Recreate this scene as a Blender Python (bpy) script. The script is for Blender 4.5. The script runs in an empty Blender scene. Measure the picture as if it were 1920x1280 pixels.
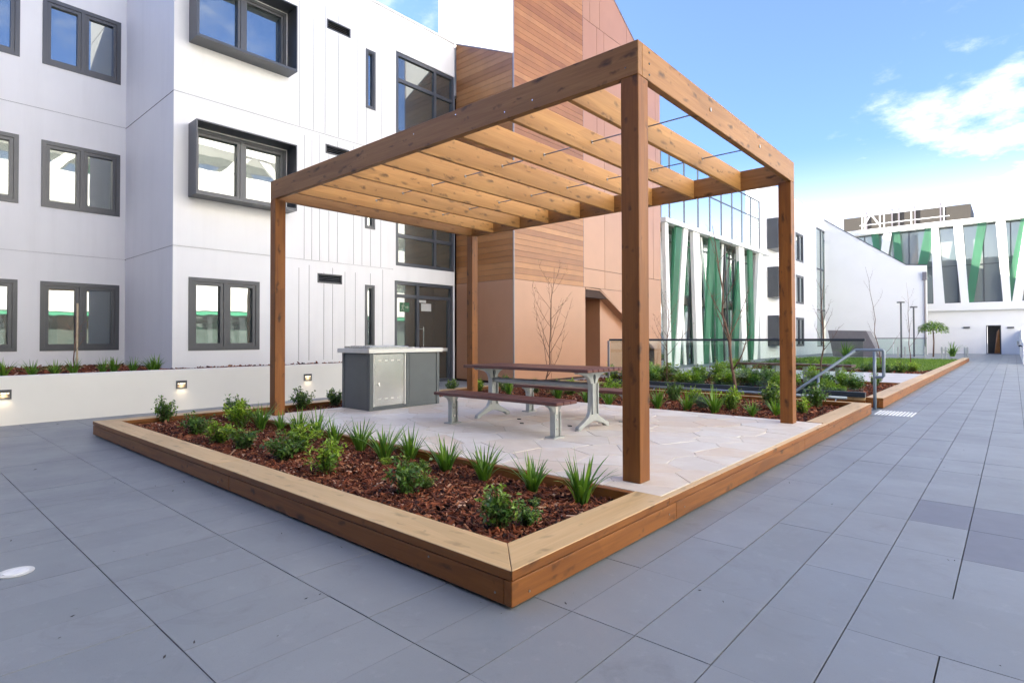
import bpy, bmesh, math, random
from mathutils import Vector, Matrix, noise
random.seed(7)
S = bpy.context.scene
COL = S.collection

# ------------------------------------------------------------------ camera
F_PX, CY = 1068.27, 618.96
CAM = Vector((1.638, -1.8545, 1.18))
R3 = Vector((0.75047279, 0.66089756, -0.00223641))
U3 = Vector((0.01078846, -0.00886712, 0.99990249))
FW = Vector((-0.66081328, 0.75042374, 0.0137846))
cd = bpy.data.cameras.new('camera'); cam = bpy.data.objects.new('camera', cd); COL.objects.link(cam)
cam.matrix_world = Matrix(((R3.x, U3.x, -FW.x, CAM.x), (R3.y, U3.y, -FW.y, CAM.y), (R3.z, U3.z, -FW.z, CAM.z), (0, 0, 0, 1)))
cd.sensor_width = 36; cd.lens = F_PX / 1920 * 36; cd.shift_y = -(640 - CY) / 1920
cd.clip_start = 0.05; cd.clip_end = 3000
S.camera = cam

# ------------------------------------------------------------------ world, sun, exposure
SUN_EL, SUN_AZ = math.radians(24), math.radians(252)     # azimuth from +Y clockwise: low sun behind the white building, courtyard in its shade
w = bpy.data.worlds.new('World'); S.world = w; w.use_nodes = True
nt = w.node_tree; N = nt.nodes; Lk = nt.links; N.clear()
out = N.new('ShaderNodeOutputWorld'); bg = N.new('ShaderNodeBackground')
sky = N.new('ShaderNodeTexSky'); sky.sky_type = 'NISHITA'; sky.sun_disc = False
sky.sun_elevation = SUN_EL; sky.sun_rotation = SUN_AZ; sky.air_density = 1.0; sky.dust_density = 0.6; sky.ozone_density = 1.6
tc = N.new('ShaderNodeTexCoord'); sep = N.new('ShaderNodeSeparateXYZ'); Lk.new(tc.outputs['Generated'], sep.inputs[0])
def wm(op, a, b=None):
    n = N.new('ShaderNodeMath'); n.operation = op
    for i, v in enumerate((a, b)):
        if v is None: continue
        if isinstance(v, (int, float)): n.inputs[i].default_value = v
        else: Lk.new(v, n.inputs[i])
    return n.outputs[0]
zc = wm('ADD', wm('MAXIMUM', sep.outputs[2], 0.0), 0.22)
cmb = N.new('ShaderNodeCombineXYZ'); Lk.new(wm('DIVIDE', sep.outputs[0], zc), cmb.inputs[0]); Lk.new(wm('DIVIDE', sep.outputs[1], zc), cmb.inputs[1])
mp = N.new('ShaderNodeMapping'); mp.inputs['Location'].default_value = (13.813, 19.331, 0.0); mp.inputs['Rotation'].default_value = (0, 0, math.radians(16)); Lk.new(cmb.outputs[0], mp.inputs[0])
n1 = N.new('ShaderNodeTexNoise'); n1.inputs['Scale'].default_value = 1.15; n1.inputs['Detail'].default_value = 3; n1.inputs['Roughness'].default_value = 0.5; Lk.new(mp.outputs[0], n1.inputs['Vector'])
n2 = N.new('ShaderNodeTexNoise'); n2.inputs['Scale'].default_value = 7.5; n2.inputs['Detail'].default_value = 8; n2.inputs['Roughness'].default_value = 0.62; Lk.new(mp.outputs[0], n2.inputs['Vector'])
csum = wm('ADD', wm('MULTIPLY', n1.outputs[0], 0.62), wm('MULTIPLY', n2.outputs[0], 0.38))
cr = N.new('ShaderNodeValToRGB'); cr.color_ramp.elements[0].position = 0.525; cr.color_ramp.elements[1].position = 0.72
cr.color_ramp.interpolation = 'EASE'; Lk.new(csum, cr.inputs[0])
hz = N.new('ShaderNodeMapRange'); hz.inputs[1].default_value = 0.03; hz.inputs[2].default_value = 0.29; hz.inputs[3].default_value = 0.97; hz.inputs[4].default_value = 0.0
hz.interpolation_type = 'SMOOTHSTEP'; Lk.new(sep.outputs[2], hz.inputs[0])
mask = wm('ADD', wm('MULTIPLY', wm('MAXIMUM', wm('MULTIPLY', cr.outputs[0], 0.62), hz.outputs[0]), 0.95), 0.05)
sc_ = N.new('ShaderNodeVectorMath'); sc_.operation = 'MULTIPLY'; Lk.new(sky.outputs[0], sc_.inputs[0]); sc_.inputs[1].default_value = (0.190, 0.27, 0.435)
mx = N.new('ShaderNodeMix'); mx.data_type = 'RGBA'; Lk.new(mask, mx.inputs[0]); Lk.new(sc_.outputs[0], mx.inputs[6]); mx.inputs[7].default_value = (2.75, 2.68, 2.62, 1)
Lk.new(mx.outputs[2], bg.inputs[0]); bg.inputs[1].default_value = 0.15; Lk.new(bg.outputs[0], out.inputs[0])

sd = bpy.data.lights.new('sun', 'SUN'); sd.energy = 5.0; sd.angle = math.radians(0.5); sd.color = (1.0, 0.90, 0.76)
sun = bpy.data.objects.new('sun', sd); COL.objects.link(sun); sun.location = (20, 0, 30)
dv = Vector((math.sin(SUN_AZ) * math.cos(SUN_EL), math.cos(SUN_AZ) * math.cos(SUN_EL), math.sin(SUN_EL)))
sun.rotation_euler = dv.to_track_quat('Z', 'Y').to_euler()
S.view_settings.view_transform = 'Standard'; S.view_settings.look = 'None'; S.view_settings.gamma = 1
S.view_settings.use_curve_mapping = False; S.view_settings.exposure = 2.68
S.cycles.max_bounces = 7; S.cycles.diffuse_bounces = 4; S.cycles.glossy_bounces = 4; S.cycles.transparent_max_bounces = 12

# ------------------------------------------------------------------ pixel -> place helpers (1920x1280 photo pixels)
def ray(px, py): return FW + R3 * ((px - 960) / F_PX) - U3 * ((py - CY) / F_PX)
def hit(px, py, ax, val):
    d = ray(px, py); return CAM + d * ((val - CAM[ax]) / d[ax])
def gz(px, py, z=0.0): return hit(px, py, 2, z)
def gx(px, py, x): return hit(px, py, 0, x)
def gy(px, py, y): return hit(px, py, 1, y)

# ------------------------------------------------------------------ materials
MATS = {}
class NB:
    def __init__(s, name):
        s.m = bpy.data.materials.new(name); s.m.use_nodes = True; s.n = s.m.node_tree.nodes; s.l = s.m.node_tree.links
        s.b = s.n['Principled BSDF']; s.o = s.n['Material Output']
    def node(s, t, **k):
        n = s.n.new(t)
        for a, v in k.items(): setattr(n, a, v)
        return n
    def math(s, op, a, b=0.0):
        n = s.n.new('ShaderNodeMath'); n.operation = op
        for i, v in enumerate((a, b)):
            if isinstance(v, (int, float)): n.inputs[i].default_value = v
            else: s.l.new(v, n.inputs[i])
        return n.outputs[0]
    def coord(s, scale=(1, 1, 1), rnd=0.0, kind='Object'):
        t = s.n.new('ShaderNodeTexCoord'); mp = s.n.new('ShaderNodeMapping'); mp.inputs['Scale'].default_value = scale
        src = t.outputs[kind]
        if rnd:
            oi = s.n.new('ShaderNodeObjectInfo'); v = s.n.new('ShaderNodeVectorMath'); v.operation = 'ADD'
            sc = s.math('MULTIPLY', oi.outputs['Random'], rnd); s.l.new(src, v.inputs[0]); s.l.new(sc, v.inputs[1]); src = v.outputs[0]
        s.l.new(src, mp.inputs[0]); return mp.outputs[0]
    def world(s, scale=(1, 1, 1)):
        g = s.n.new('ShaderNodeNewGeometry'); mp = s.n.new('ShaderNodeMapping'); mp.inputs['Scale'].default_value = scale
        s.l.new(g.outputs['Position'], mp.inputs[0]); return mp.outputs[0]
    def noise(s, vec, scale, detail=4, rough=0.55, dist=0.0):
        n = s.n.new('ShaderNodeTexNoise'); n.inputs['Scale'].default_value = scale; n.inputs['Detail'].default_value = detail
        n.inputs['Roughness'].default_value = rough; n.inputs['Distortion'].default_value = dist; s.l.new(vec, n.inputs['Vector']); return n.outputs[0]
    def ramp(s, fac, stops, interp='LINEAR'):
        r = s.n.new('ShaderNodeValToRGB'); r.color_ramp.interpolation = interp; e = r.color_ramp.elements
        while len(e) < len(stops): e.new(0.5)
        for i, (p, c) in enumerate(stops):
            e[i].position = p; e[i].color = (c[0], c[1], c[2], 1) if hasattr(c, '__len__') else (c, c, c, 1)
        s.l.new(fac, r.inputs[0]); return r.outputs[0]
    def mix(s, fac, a, b, mode='MIX'):
        m = s.n.new('ShaderNodeMix'); m.data_type = 'RGBA'; m.blend_type = mode
        for i, v in ((0, fac), (6, a), (7, b)):
            if isinstance(v, (int, float)): m.inputs[i].default_value = v
            elif isinstance(v, (tuple, list)): m.inputs[i].default_value = (v[0], v[1], v[2], 1)
            else: s.l.new(v, m.inputs[i])
        return m.outputs[2]
    def bump(s, h, strength=0.3, dist=0.01):
        b = s.n.new('ShaderNodeBump'); b.inputs['Strength'].default_value = strength; b.inputs['Distance'].default_value = dist
        s.l.new(h, b.inputs['Height']); s.l.new(b.outputs[0], s.b.inputs['Normal'])
    def set(s, color=None, rough=None, metal=None, spec=None):
        for key, v in (('Base Color', color), ('Roughness', rough), ('Metallic', metal), ('Specular IOR Level', spec)):
            if v is None: continue
            if isinstance(v, (int, float)): s.b.inputs[key].default_value = v
            elif isinstance(v, (tuple, list)): s.b.inputs[key].default_value = (v[0], v[1], v[2], 1)
            else: s.l.new(v, s.b.inputs[key])
        return s.m
    def rand(s):
        return s.n.new('ShaderNodeObjectInfo').outputs['Random']

def wood(name, light, dark, knot=1.0, rough=0.55):
    b = NB(name)
    v = b.coord((0.55, 9, 9), 37.0); g = b.noise(v, 2.2, 6, 0.6, 0.6)
    v2 = b.coord((1.2, 60, 60), 11.0); fine = b.noise(v2, 1.6, 3, 0.6)
    base = b.ramp(g, [(0.25, dark), (0.5, [a * .45 + c * .55 for a, c in zip(dark, light)]), (0.75, light)])
    base = b.mix(b.math('MULTIPLY', b.ramp(fine, [(0.35, 0.0), (0.7, 1.0)]), 0.22), base, [c * .62 for c in dark])
    # lamella tone changes along the glued beam
    v3 = b.coord((0.9, 6.5, 6.5), 91.0); vo = b.node('ShaderNodeTexVoronoi'); vo.inputs['Scale'].default_value = 1.0; b.l.new(v3, vo.inputs['Vector'])
    sepc = b.node('ShaderNodeSeparateColor'); b.l.new(vo.outputs['Color'], sepc.inputs[0])
    base = b.mix(b.ramp(sepc.outputs[0], [(0.0, 0.0), (1.0, 0.34)]), base, [c * .55 for c in dark])
    # knots: slanted dark ovals
    v4 = b.coord((3.4, 9.5, 9.5), 53.0); nz = b.noise(b.coord((5, 5, 5), 3.0), 2.0, 2)
    ad = b.node('ShaderNodeVectorMath', operation='ADD'); b.l.new(v4, ad.inputs[0]); b.l.new(b.math('MULTIPLY', nz, 0.7), ad.inputs[1])
    vk = b.node('ShaderNodeTexVoronoi'); vk.inputs['Scale'].default_value = 1.0; b.l.new(ad.outputs[0], vk.inputs['Vector'])
    sk = b.node('ShaderNodeSeparateColor'); b.l.new(vk.outputs['Color'], sk.inputs[0])
    gate = b.ramp(sk.outputs[1], [(0.30, 0.0), (0.36, 1.0)])
    kn = b.ramp(vk.outputs['Distance'], [(0.07, 1.0), (0.15, 0.6), (0.27, 0.0)])
    kf = b.math('MULTIPLY', b.math('MULTIPLY', gate, kn), 0.85 * knot)
    base = b.mix(kf, base, [c * .22 for c in dark])
    v5 = b.coord((5.5, 17, 17), 71.0); a5 = b.node('ShaderNodeVectorMath', operation='ADD'); b.l.new(v5, a5.inputs[0]); b.l.new(b.math('MULTIPLY', nz, 1.6), a5.inputs[1])
    vs = b.node('ShaderNodeTexVoronoi'); vs.inputs['Scale'].default_value = 1.0; b.l.new(a5.outputs[0], vs.inputs['Vector'])
    s5 = b.node('ShaderNodeSeparateColor'); b.l.new(vs.outputs['Color'], s5.inputs[0])
    k5 = b.math('MULTIPLY', b.math('MULTIPLY', b.ramp(s5.outputs[2], [(0.62, 0.0), (0.66, 1.0)]), b.ramp(vs.outputs['Distance'], [(0.10, 1.0), (0.30, 0.0)])), 0.7 * knot)
    base = b.mix(k5, base, [c * .35 for c in dark])
    hv = b.node('ShaderNodeHueSaturation'); b.l.new(base, hv.inputs['Color'])
    r = b.rand(); b.l.new(b.math('ADD', b.math('MULTIPLY', r, 0.22), 0.89), hv.inputs['Value'])
    b.bump(b.math('ADD', fine, g), 0.25, 0.003)
    return b.set(hv.outputs[0], rough, 0, 0.4)
def plain(name, col, rough=0.6, metal=0.0, var=0.08, scale=3.0, bump=0.0, spec=0.5, bscale=60):
    b = NB(name); n = b.noise(b.world(), scale, 5, 0.6)
    c = b.ramp(n, [(0.3, [x * (1 - var) for x in col]), (0.7, [min(1, x * (1 + var)) for x in col])])
    if bump: b.bump(b.noise(b.world(), bscale, 3), bump, 0.004)
    return b.set(c, rough, metal, spec)
def randtint(name, cols, rough=0.6, var=0.10, scale=4, metal=0, bump=0.0, spec=0.5):
    b = NB(name); r = b.rand(); st = [(i / max(1, len(cols) - 1), c) for i, c in enumerate(cols)]
    c = b.ramp(r, st); n = b.noise(b.world(), scale, 5, 0.6)
    c = b.mix(b.ramp(n, [(0.3, 0.0), (0.75, 1.0)]), c, b.mix(1.0, c, (1 - var * 2.2,) * 3, 'MULTIPLY'))
    if bump: b.bump(b.noise(b.world(), 45, 4), bump, 0.004)
    return b.set(c, rough, metal, spec)
M = MATS
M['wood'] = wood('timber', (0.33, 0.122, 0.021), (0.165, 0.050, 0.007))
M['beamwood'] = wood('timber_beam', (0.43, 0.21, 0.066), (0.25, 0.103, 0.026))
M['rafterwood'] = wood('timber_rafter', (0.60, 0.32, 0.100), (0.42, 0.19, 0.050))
M['glare_capwood'] = wood('timber_cap_glare', (0.74, 0.52, 0.27), (0.61, 0.39, 0.175), 0.55, 0.45)  # same timber made paler: glare on the cap tops is put into the colour
def render_white():
    b = NB('white_render'); n = b.noise(b.world(), 0.6, 4, 0.6); st = b.noise(b.world((3.0, 3.0, 0.25)), 1.2, 5, 0.6)
    c = b.ramp(n, [(0.3, (0.77, 0.77, 0.775)), (0.7, (0.82, 0.82, 0.822))])
    c = b.mix(b.ramp(st, [(0.48, 0.0), (0.8, 0.24)]), c, (0.60, 0.60, 0.59))
    b.bump(b.noise(b.world(), 90, 3), 0.08, 0.003)
    return b.set(c, 0.6, 0, 0.4)
M['white'] = render_white()
M['cream'] = plain('cream_render', (0.80, 0.78, 0.71), 0.65, var=0.03, scale=0.8, bump=0.06)
M['whitepaint'] = plain('white_paint', (0.84, 0.83, 0.81), 0.6, var=0.02, scale=0.8)
M['groove'] = plain('shadow_joint', (0.68, 0.68, 0.69), 0.7)
M['frame'] = plain('charcoal_frame', (0.075, 0.08, 0.09), 0.35, 0.0, 0.05)
M['frame2'] = plain('dark_box_frame', (0.06, 0.068, 0.085), 0.32, 0.0, 0.05)
def pane(name, dark, refl, tint=(0.86, 0.93, 0.91), wav=0.008, mtl=False):
    b = NB(name); g = b.node('ShaderNodeBsdfGlossy'); g.inputs['Color'].default_value = (*tint, 1); g.inputs['Roughness'].default_value = 0.015
    d = b.node('ShaderNodeBsdfPrincipled'); d.inputs['Base Color'].default_value = (*dark, 1); d.inputs['Roughness'].default_value = 0.2
    ly = b.node('ShaderNodeLayerWeight'); ly.inputs['Blend'].default_value = 0.35
    fac = b.math('ADD', b.math('MULTIPLY', ly.outputs['Facing'], 0.45), refl)
    ms = b.node('ShaderNodeMixShader'); b.l.new(fac, ms.inputs[0]); b.l.new(d.outputs[0], ms.inputs[1]); b.l.new(g.outputs[0], ms.inputs[2])
    bp = b.node('ShaderNodeBump'); bp.inputs['Strength'].default_value = wav; bp.inputs['Distance'].default_value = 0.1
    b.l.new(b.noise(b.world(), 1.6, 2), bp.inputs['Height']); b.l.new(bp.outputs[0], g.inputs['Normal'])
    b.l.new(ms.outputs[0], b.o.inputs[0]); return b.m
M['pane'] = pane('window_glass', (0.030, 0.040, 0.045), 0.25)
M['pane_dark'] = pane('stair_glass', (0.035, 0.042, 0.040), 0.10)
M['pane_green'] = pane('curtain_glass', (0.13, 0.17, 0.16), 0.36)
M['pane_far'] = pane('gallery_glass', (0.22, 0.25, 0.25), 0.20)
def clear(name, tint, fac=0.10):
    b = NB(name); t = b.node('ShaderNodeBsdfTransparent'); t.inputs[0].default_value = (*tint, 1)
    g = b.node('ShaderNodeBsdfGlossy'); g.inputs['Roughness'].default_value = 0.01; lw_ = b.node('ShaderNodeLayerWeight'); lw_.inputs['Blend'].default_value = 0.5; pw = b.math('POWER', lw_.outputs['Facing'], 4.0)
    ms = b.node('ShaderNodeMixShader'); b.l.new(b.math('ADD', b.math('MULTIPLY', pw, 0.35), fac), ms.inputs[0])
    b.l.new(t.outputs[0], ms.inputs[1]); b.l.new(g.outputs[0], ms.inputs[2]); b.l.new(ms.outputs[0], b.o.inputs[0]); return b.m
M['clear'] = clear('balustrade_glass', (0.86, 0.93, 0.90), 0.07)
M['sheer'] = clear('parapet_glass', (0.90, 0.95, 0.95), 0.10)
def fin():
    b = NB('green_fin_glass'); b.set((0.20, 0.40, 0.29), 0.25); t = b.node('ShaderNodeBsdfTranslucent'); t.inputs[0].default_value = (0.22, 0.46, 0.33, 1)
    tr = b.node('ShaderNodeBsdfTransparent'); tr.inputs[0].default_value = (0.40, 0.78, 0.58, 1)
    m1 = b.node('ShaderNodeMixShader'); m1.inputs[0].default_value = 0.5; b.l.new(b.b.outputs[0], m1.inputs[1]); b.l.new(t.outputs[0], m1.inputs[2])
    m2 = b.node('ShaderNodeMixShader'); m2.inputs[0].default_value = 0.45; b.l.new(m1.outputs[0], m2.inputs[1]); b.l.new(tr.outputs[0], m2.inputs[2]); b.l.new(m2.outputs[0], b.o.inputs[0]); return b.m
M['greenglass'] = fin()
def tile_mat():
    b = NB('grey_paver'); r = b.rand()
    c = b.ramp(r, [(0.0, (0.200, 0.218, 0.232)), (0.5, (0.214, 0.232, 0.247)), (1.0, (0.229, 0.246, 0.260))])
    n = b.noise(b.world(), 1.3, 6, 0.65); c = b.mix(b.ramp(n, [(0.35, 0.0), (0.8, 0.35)]), c, (0.155, 0.160, 0.168))
    n2 = b.noise(b.world(), 9, 5, 0.7); c = b.mix(b.ramp(n2, [(0.58, 0.0), (0.74, 0.30)]), c, (0.33, 0.34, 0.35)); n4 = b.noise(b.world(), 2.6, 7, 0.75, 1.2); c = b.mix(b.ramp(n4, [(0.55, 0.0), (0.72, 0.45)]), c, (0.135, 0.135, 0.145))
    n3 = b.noise(b.world(), 260, 2, 0.5); c = b.mix(b.ramp(n3, [(0.62, 0.0), (0.72, 0.35)]), c, (0.10, 0.10, 0.115))
    b.bump(n3, 0.12, 0.002)
    rr = b.ramp(n, [(0.3, 0.38), (0.7, 0.52)])
    return b.set(c, rr, 0, 0.5)
M['tile'] = tile_mat()
M['tile_dark'] = plain('darker_grey_paver', (0.135, 0.138, 0.158), 0.42, var=0.08, scale=8)  # a few single pavers in a darker grey
M['joint'] = plain('joint_shadow', (0.03, 0.03, 0.034), 0.9)
def flag_mat():
    b = NB('flagstone'); r = b.rand()
    c = b.ramp(r, [(0.0, (0.66, 0.57, 0.46)), (0.2, (0.71, 0.66, 0.58)), (0.4, (0.68, 0.56, 0.43)), (0.6, (0.73, 0.69, 0.62)), (0.8, (0.64, 0.60, 0.54)), (1.0, (0.72, 0.63, 0.51))])
    n = b.noise(b.coord((2, 4, 1), 20.0), 1.5, 7, 0.65, 0.8); c = b.mix(b.ramp(n, [(0.35, 0.0), (0.75, 0.45)]), c, (0.50, 0.41, 0.33))
    n2 = b.noise(b.coord((1, 1, 1), 9.0), 5, 4, 0.6); c = b.mix(b.ramp(n2, [(0.5, 0.0), (0.75, 0.5)]), c, (0.73, 0.70, 0.65))
    b.bump(b.math('ADD', n, b.noise(b.world(), 30, 4)), 0.25, 0.006)
    return b.set(c, 0.55, 0, 0.4)
M['flag'] = flag_mat()
M['grout'] = plain('pale_grout', (0.64, 0.59, 0.52), 0.8, var=0.12, scale=12, bump=0.2)
M['concrete'] = plain('concrete', (0.55, 0.54, 0.52), 0.7, var=0.08, scale=2.5, bump=0.1)
M['darkgrey'] = plain('dark_grey_paving', (0.20, 0.21, 0.23), 0.6, var=0.1)
M['board'] = randtint('rust_cladding_board', [(0.29, 0.108, 0.032), (0.385, 0.160, 0.050), (0.46, 0.210, 0.075)], 0.38, 0.10, 2.5)
M['panel'] = randtint('copper_panel', [(0.40, 0.205, 0.115), (0.44, 0.225, 0.128), (0.42, 0.21, 0.122)], 0.30, 0.05, 1.2)
M['trim'] = plain('zinc_trim', (0.24, 0.22, 0.23), 0.4, 0.5)
M['browncore'] = plain('cladding_backing', (0.05, 0.025, 0.018), 0.8)
M['slat'] = randtint('red_brown_slat', [(0.115, 0.040, 0.032), (0.15, 0.052, 0.04), (0.13, 0.046, 0.036)], 0.42, 0.12, 14)
M['cast'] = plain('cast_aluminium', (0.40, 0.42, 0.41), 0.45, 0.35, 0.10, 8, 0.05)
def steel():
    b = NB('brushed_steel'); n = b.noise(b.world((40, 40, 2.0)), 3, 4, 0.6)
    return b.set(b.ramp(n, [(0.3, (0.64, 0.64, 0.61)), (0.7, (0.68, 0.68, 0.65))]), b.ramp(n, [(0.3, 0.22), (0.7, 0.26)]), 0.9)
M['steel'] = steel()
M['steeltop'] = plain('steel_bench_top', (0.72, 0.72, 0.69), 0.35, 0.5, 0.05)
M['bbqgrey'] = plain('slate_powdercoat', (0.115, 0.13, 0.135), 0.38, 0.1, 0.06, 5)
M['rod'] = plain('galvanised_rod', (0.30, 0.29, 0.28), 0.4, 0.8)
M['pipe'] = plain('blue_grey_pipe', (0.20, 0.245, 0.30), 0.38, 0.3, 0.06)
M['channel'] = plain('dark_channel', (0.035, 0.045, 0.058), 0.4, 0.2)
M['darkroom'] = plain('dark_interior', (0.03, 0.03, 0.03), 0.8)
M['whitemetal'] = plain('white_metal', (0.80, 0.80, 0.80), 0.4)
M['greypaint'] = plain('greige_cladding', (0.20, 0.19, 0.165), 0.6)
M['plantgrey'] = plain('brown_grey_screen', (0.034, 0.030, 0.024), 0.7)
M['slotwhite'] = plain('pale_liner', (0.80, 0.77, 0.72), 0.6)
M['greensign'] = plain('green_sign', (0.02, 0.11, 0.05), 0.4)
M['greenpaint'] = plain('green_fin_paint', (0.06, 0.34, 0.20), 0.4)
M['signpale'] = plain('sign_pictogram', (0.22, 0.27, 0.20), 0.5)
M['paper'] = plain('white_sign', (0.80, 0.82, 0.82), 0.5)
M['sheetgrey'] = plain('notice_paper', (0.42, 0.43, 0.42), 0.5)
M['soil'] = plain('dark_soil', (0.045, 0.024, 0.016), 0.9, var=0.3, scale=20, bump=0.5)
M['litter'] = plain('dead_leaf', (0.035, 0.03, 0.028), 0.8, var=0.4, scale=20)
def mulch_mat():
    b = NB('bark_mulch'); a = b.node('ShaderNodeAttribute'); a.attribute_name = 'tone'
    c = b.ramp(a.outputs['Fac'], [(0.0, (0.020, 0.007, 0.005)), (0.35, (0.105, 0.031, 0.015)), (0.65, (0.245, 0.070, 0.030)), (0.9, (0.40, 0.18, 0.095)), (1.0, (0.56, 0.37, 0.26))])
    return b.set(c, 0.75, 0, 0.25)
M['mulch'] = mulch_mat()
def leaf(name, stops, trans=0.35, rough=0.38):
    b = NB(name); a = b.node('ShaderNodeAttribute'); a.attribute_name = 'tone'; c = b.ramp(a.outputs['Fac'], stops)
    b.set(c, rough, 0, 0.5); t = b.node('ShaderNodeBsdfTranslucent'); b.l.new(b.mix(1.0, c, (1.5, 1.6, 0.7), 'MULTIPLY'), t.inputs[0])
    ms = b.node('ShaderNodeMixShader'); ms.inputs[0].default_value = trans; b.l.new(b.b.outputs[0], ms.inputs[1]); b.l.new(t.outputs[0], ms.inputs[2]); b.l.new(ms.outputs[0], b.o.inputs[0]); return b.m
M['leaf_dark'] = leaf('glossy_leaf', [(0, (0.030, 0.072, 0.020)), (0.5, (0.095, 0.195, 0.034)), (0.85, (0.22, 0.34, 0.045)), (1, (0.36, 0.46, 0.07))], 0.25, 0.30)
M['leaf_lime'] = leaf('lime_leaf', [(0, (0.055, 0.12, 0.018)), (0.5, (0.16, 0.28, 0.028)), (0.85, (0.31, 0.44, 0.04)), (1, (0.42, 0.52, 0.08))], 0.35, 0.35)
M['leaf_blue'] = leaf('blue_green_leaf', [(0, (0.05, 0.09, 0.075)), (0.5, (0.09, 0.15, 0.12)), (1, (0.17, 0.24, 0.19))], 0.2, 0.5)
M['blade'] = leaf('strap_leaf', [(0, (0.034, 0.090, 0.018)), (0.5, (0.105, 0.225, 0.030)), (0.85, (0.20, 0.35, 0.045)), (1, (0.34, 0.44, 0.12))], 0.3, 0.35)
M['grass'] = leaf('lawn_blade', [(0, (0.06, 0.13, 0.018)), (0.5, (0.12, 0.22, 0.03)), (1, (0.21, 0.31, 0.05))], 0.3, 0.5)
M['stem'] = plain('green_brown_stem', (0.10, 0.075, 0.04), 0.7)
M['bark'] = plain('reddish_bark', (0.155, 0.085, 0.058), 0.75, var=0.25, scale=30, bump=0.2)
M['stake'] = plain('hardwood_stake', (0.42, 0.33, 0.22), 0.7, var=0.15, scale=20)
def emit(name, col, s):
    b = NB(name); b.b.inputs['Emission Color'].default_value = (*col, 1); b.b.inputs['Emission Strength'].default_value = s; return b.set(col, 0.4)
M['lamp'] = emit('lit_lens', (1.0, 0.80, 0.52), 0.35)
M['lens'] = plain('frosted_lens', (0.85, 0.85, 0.83), 0.25)

# ------------------------------------------------------------------ object helpers
WL = {}
def tag(o, label=None, cat=None, group=None, kind=None):
    if label: o['label'] = label
    if cat: o['category'] = cat
    if group: o['group'] = group
    if kind: o['kind'] = kind
    return o
def link(name, me, mat=None, parent=None, loc=(0, 0, 0), rot=None):
    o = bpy.data.objects.new(name, me); COL.objects.link(o)
    if mat and me is not None and not me.materials: me.materials.append(M[mat] if isinstance(mat, str) else mat)
    loc = Vector(loc); WL[o] = loc
    if parent is not None:
        o.parent = parent; o.location = loc - WL[parent]
    else: o.location = loc
    if rot: o.rotation_euler = rot
    return o
def empty(name, loc, label, cat, group=None):
    o = bpy.data.objects.new(name, None); COL.objects.link(o); o.location = loc; WL[o] = Vector(loc); o.empty_display_size = 0.1
    return tag(o, label, cat, group)
def me_from(name, v, f, smooth=False):
    me = bpy.data.meshes.new(name); me.from_pydata([tuple(p) for p in v], [], f); me.update()
    if smooth: me.polygons.foreach_set('use_smooth', [True] * len(me.polygons))
    return me
class MB:
    def __init__(s): s.v = []; s.f = []
    def add(s, v, f):
        k = len(s.v); s.v += [tuple(p) for p in v]; s.f += [tuple(i + k for i in q) for q in f]; return s
    def box(s, x0, x1, y0, y1, z0, z1):
        return s.add([(x0, y0, z0), (x1, y0, z0), (x1, y1, z0), (x0, y1, z0), (x0, y0, z1), (x1, y0, z1), (x1, y1, z1), (x0, y1, z1)],
                     [(0, 3, 2, 1), (4, 5, 6, 7), (0, 1, 5, 4), (1, 2, 6, 5), (2, 3, 7, 6), (3, 0, 4, 7)])
    def prism(s, pts, off):
        n = len(pts); off = Vector(off); a = [Vector(p) for p in pts]
        nrm = Vector((0, 0, 0))
        for i in range(n): nrm += a[i].cross(a[(i + 1) % n])
        if nrm.dot(off) > 0: a.reverse()
        v = a + [p + off for p in a]
        return s.add(v, [tuple(range(n)), tuple(range(2 * n - 1, n - 1, -1))] + [((i + 1) % n, i, i + n, (i + 1) % n + n) for i in range(n)])
    def tube(s, pts, rad, n=8, cap=True):
        pts = [Vector(p) for p in pts]; rs = rad if isinstance(rad, (list, tuple)) else [rad] * len(pts)
        rings = []
        for i, p in enumerate(pts):
            d = (pts[min(i + 1, len(pts) - 1)] - pts[max(i - 1, 0)]).normalized()
            a = d.orthogonal().normalized() if i == 0 else (pa - d * pa.dot(d)).normalized()
            pa = a; b = d.cross(a); rings.append([p + (a * math.cos(t) + b * math.sin(t)) * rs[i] for t in [2 * math.pi * k / n for k in range(n)]])
        v = [q for r in rings for q in r]; f = []
        for i in range(len(pts) - 1):
            for k in range(n): f.append((i * n + k, i * n + (k + 1) % n, (i + 1) * n + (k + 1) % n, (i + 1) * n + k))
        if cap: f += [tuple(range(n - 1, -1, -1)), tuple(range(len(v) - n, len(v)))]
        return s.add(v, f)
    def obj(s, name, mat, parent=None, loc=None, bevel=0.0, smooth=False):
        loc = Vector(loc) if loc is not None else (WL[parent] if parent is not None else Vector((0, 0, 0)))
        me = me_from(name, [Vector(p) - loc for p in s.v], s.f, smooth)
        if bevel: bev(me, bevel)
        return link(name, me, mat, parent, loc)
def bev(me, w):
    bm = bmesh.new(); bm.from_mesh(me); bmesh.ops.bevel(bm, geom=bm.edges[:], offset=w, segments=1, affect='EDGES'); bm.to_mesh(me); bm.free()
def glare_top(o, top='glare_capwood', side='wood'):  # upward faces take the painted glare tone, all others the plain timber
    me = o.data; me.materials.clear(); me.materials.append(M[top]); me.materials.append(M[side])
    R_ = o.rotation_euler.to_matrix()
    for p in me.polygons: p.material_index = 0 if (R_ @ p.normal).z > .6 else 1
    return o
CACHE = {}
def board_mesh(l, wd, h, c=0.004):
    k = (round(l, 3), round(wd, 3), round(h, 3), c)
    if k not in CACHE:
        b = MB().box(-l / 2, l / 2, -wd / 2, wd / 2, -h / 2, h / 2); me = me_from('board', b.v, b.f); bev(me, c); CACHE[k] = me
    return CACHE[k]
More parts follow.
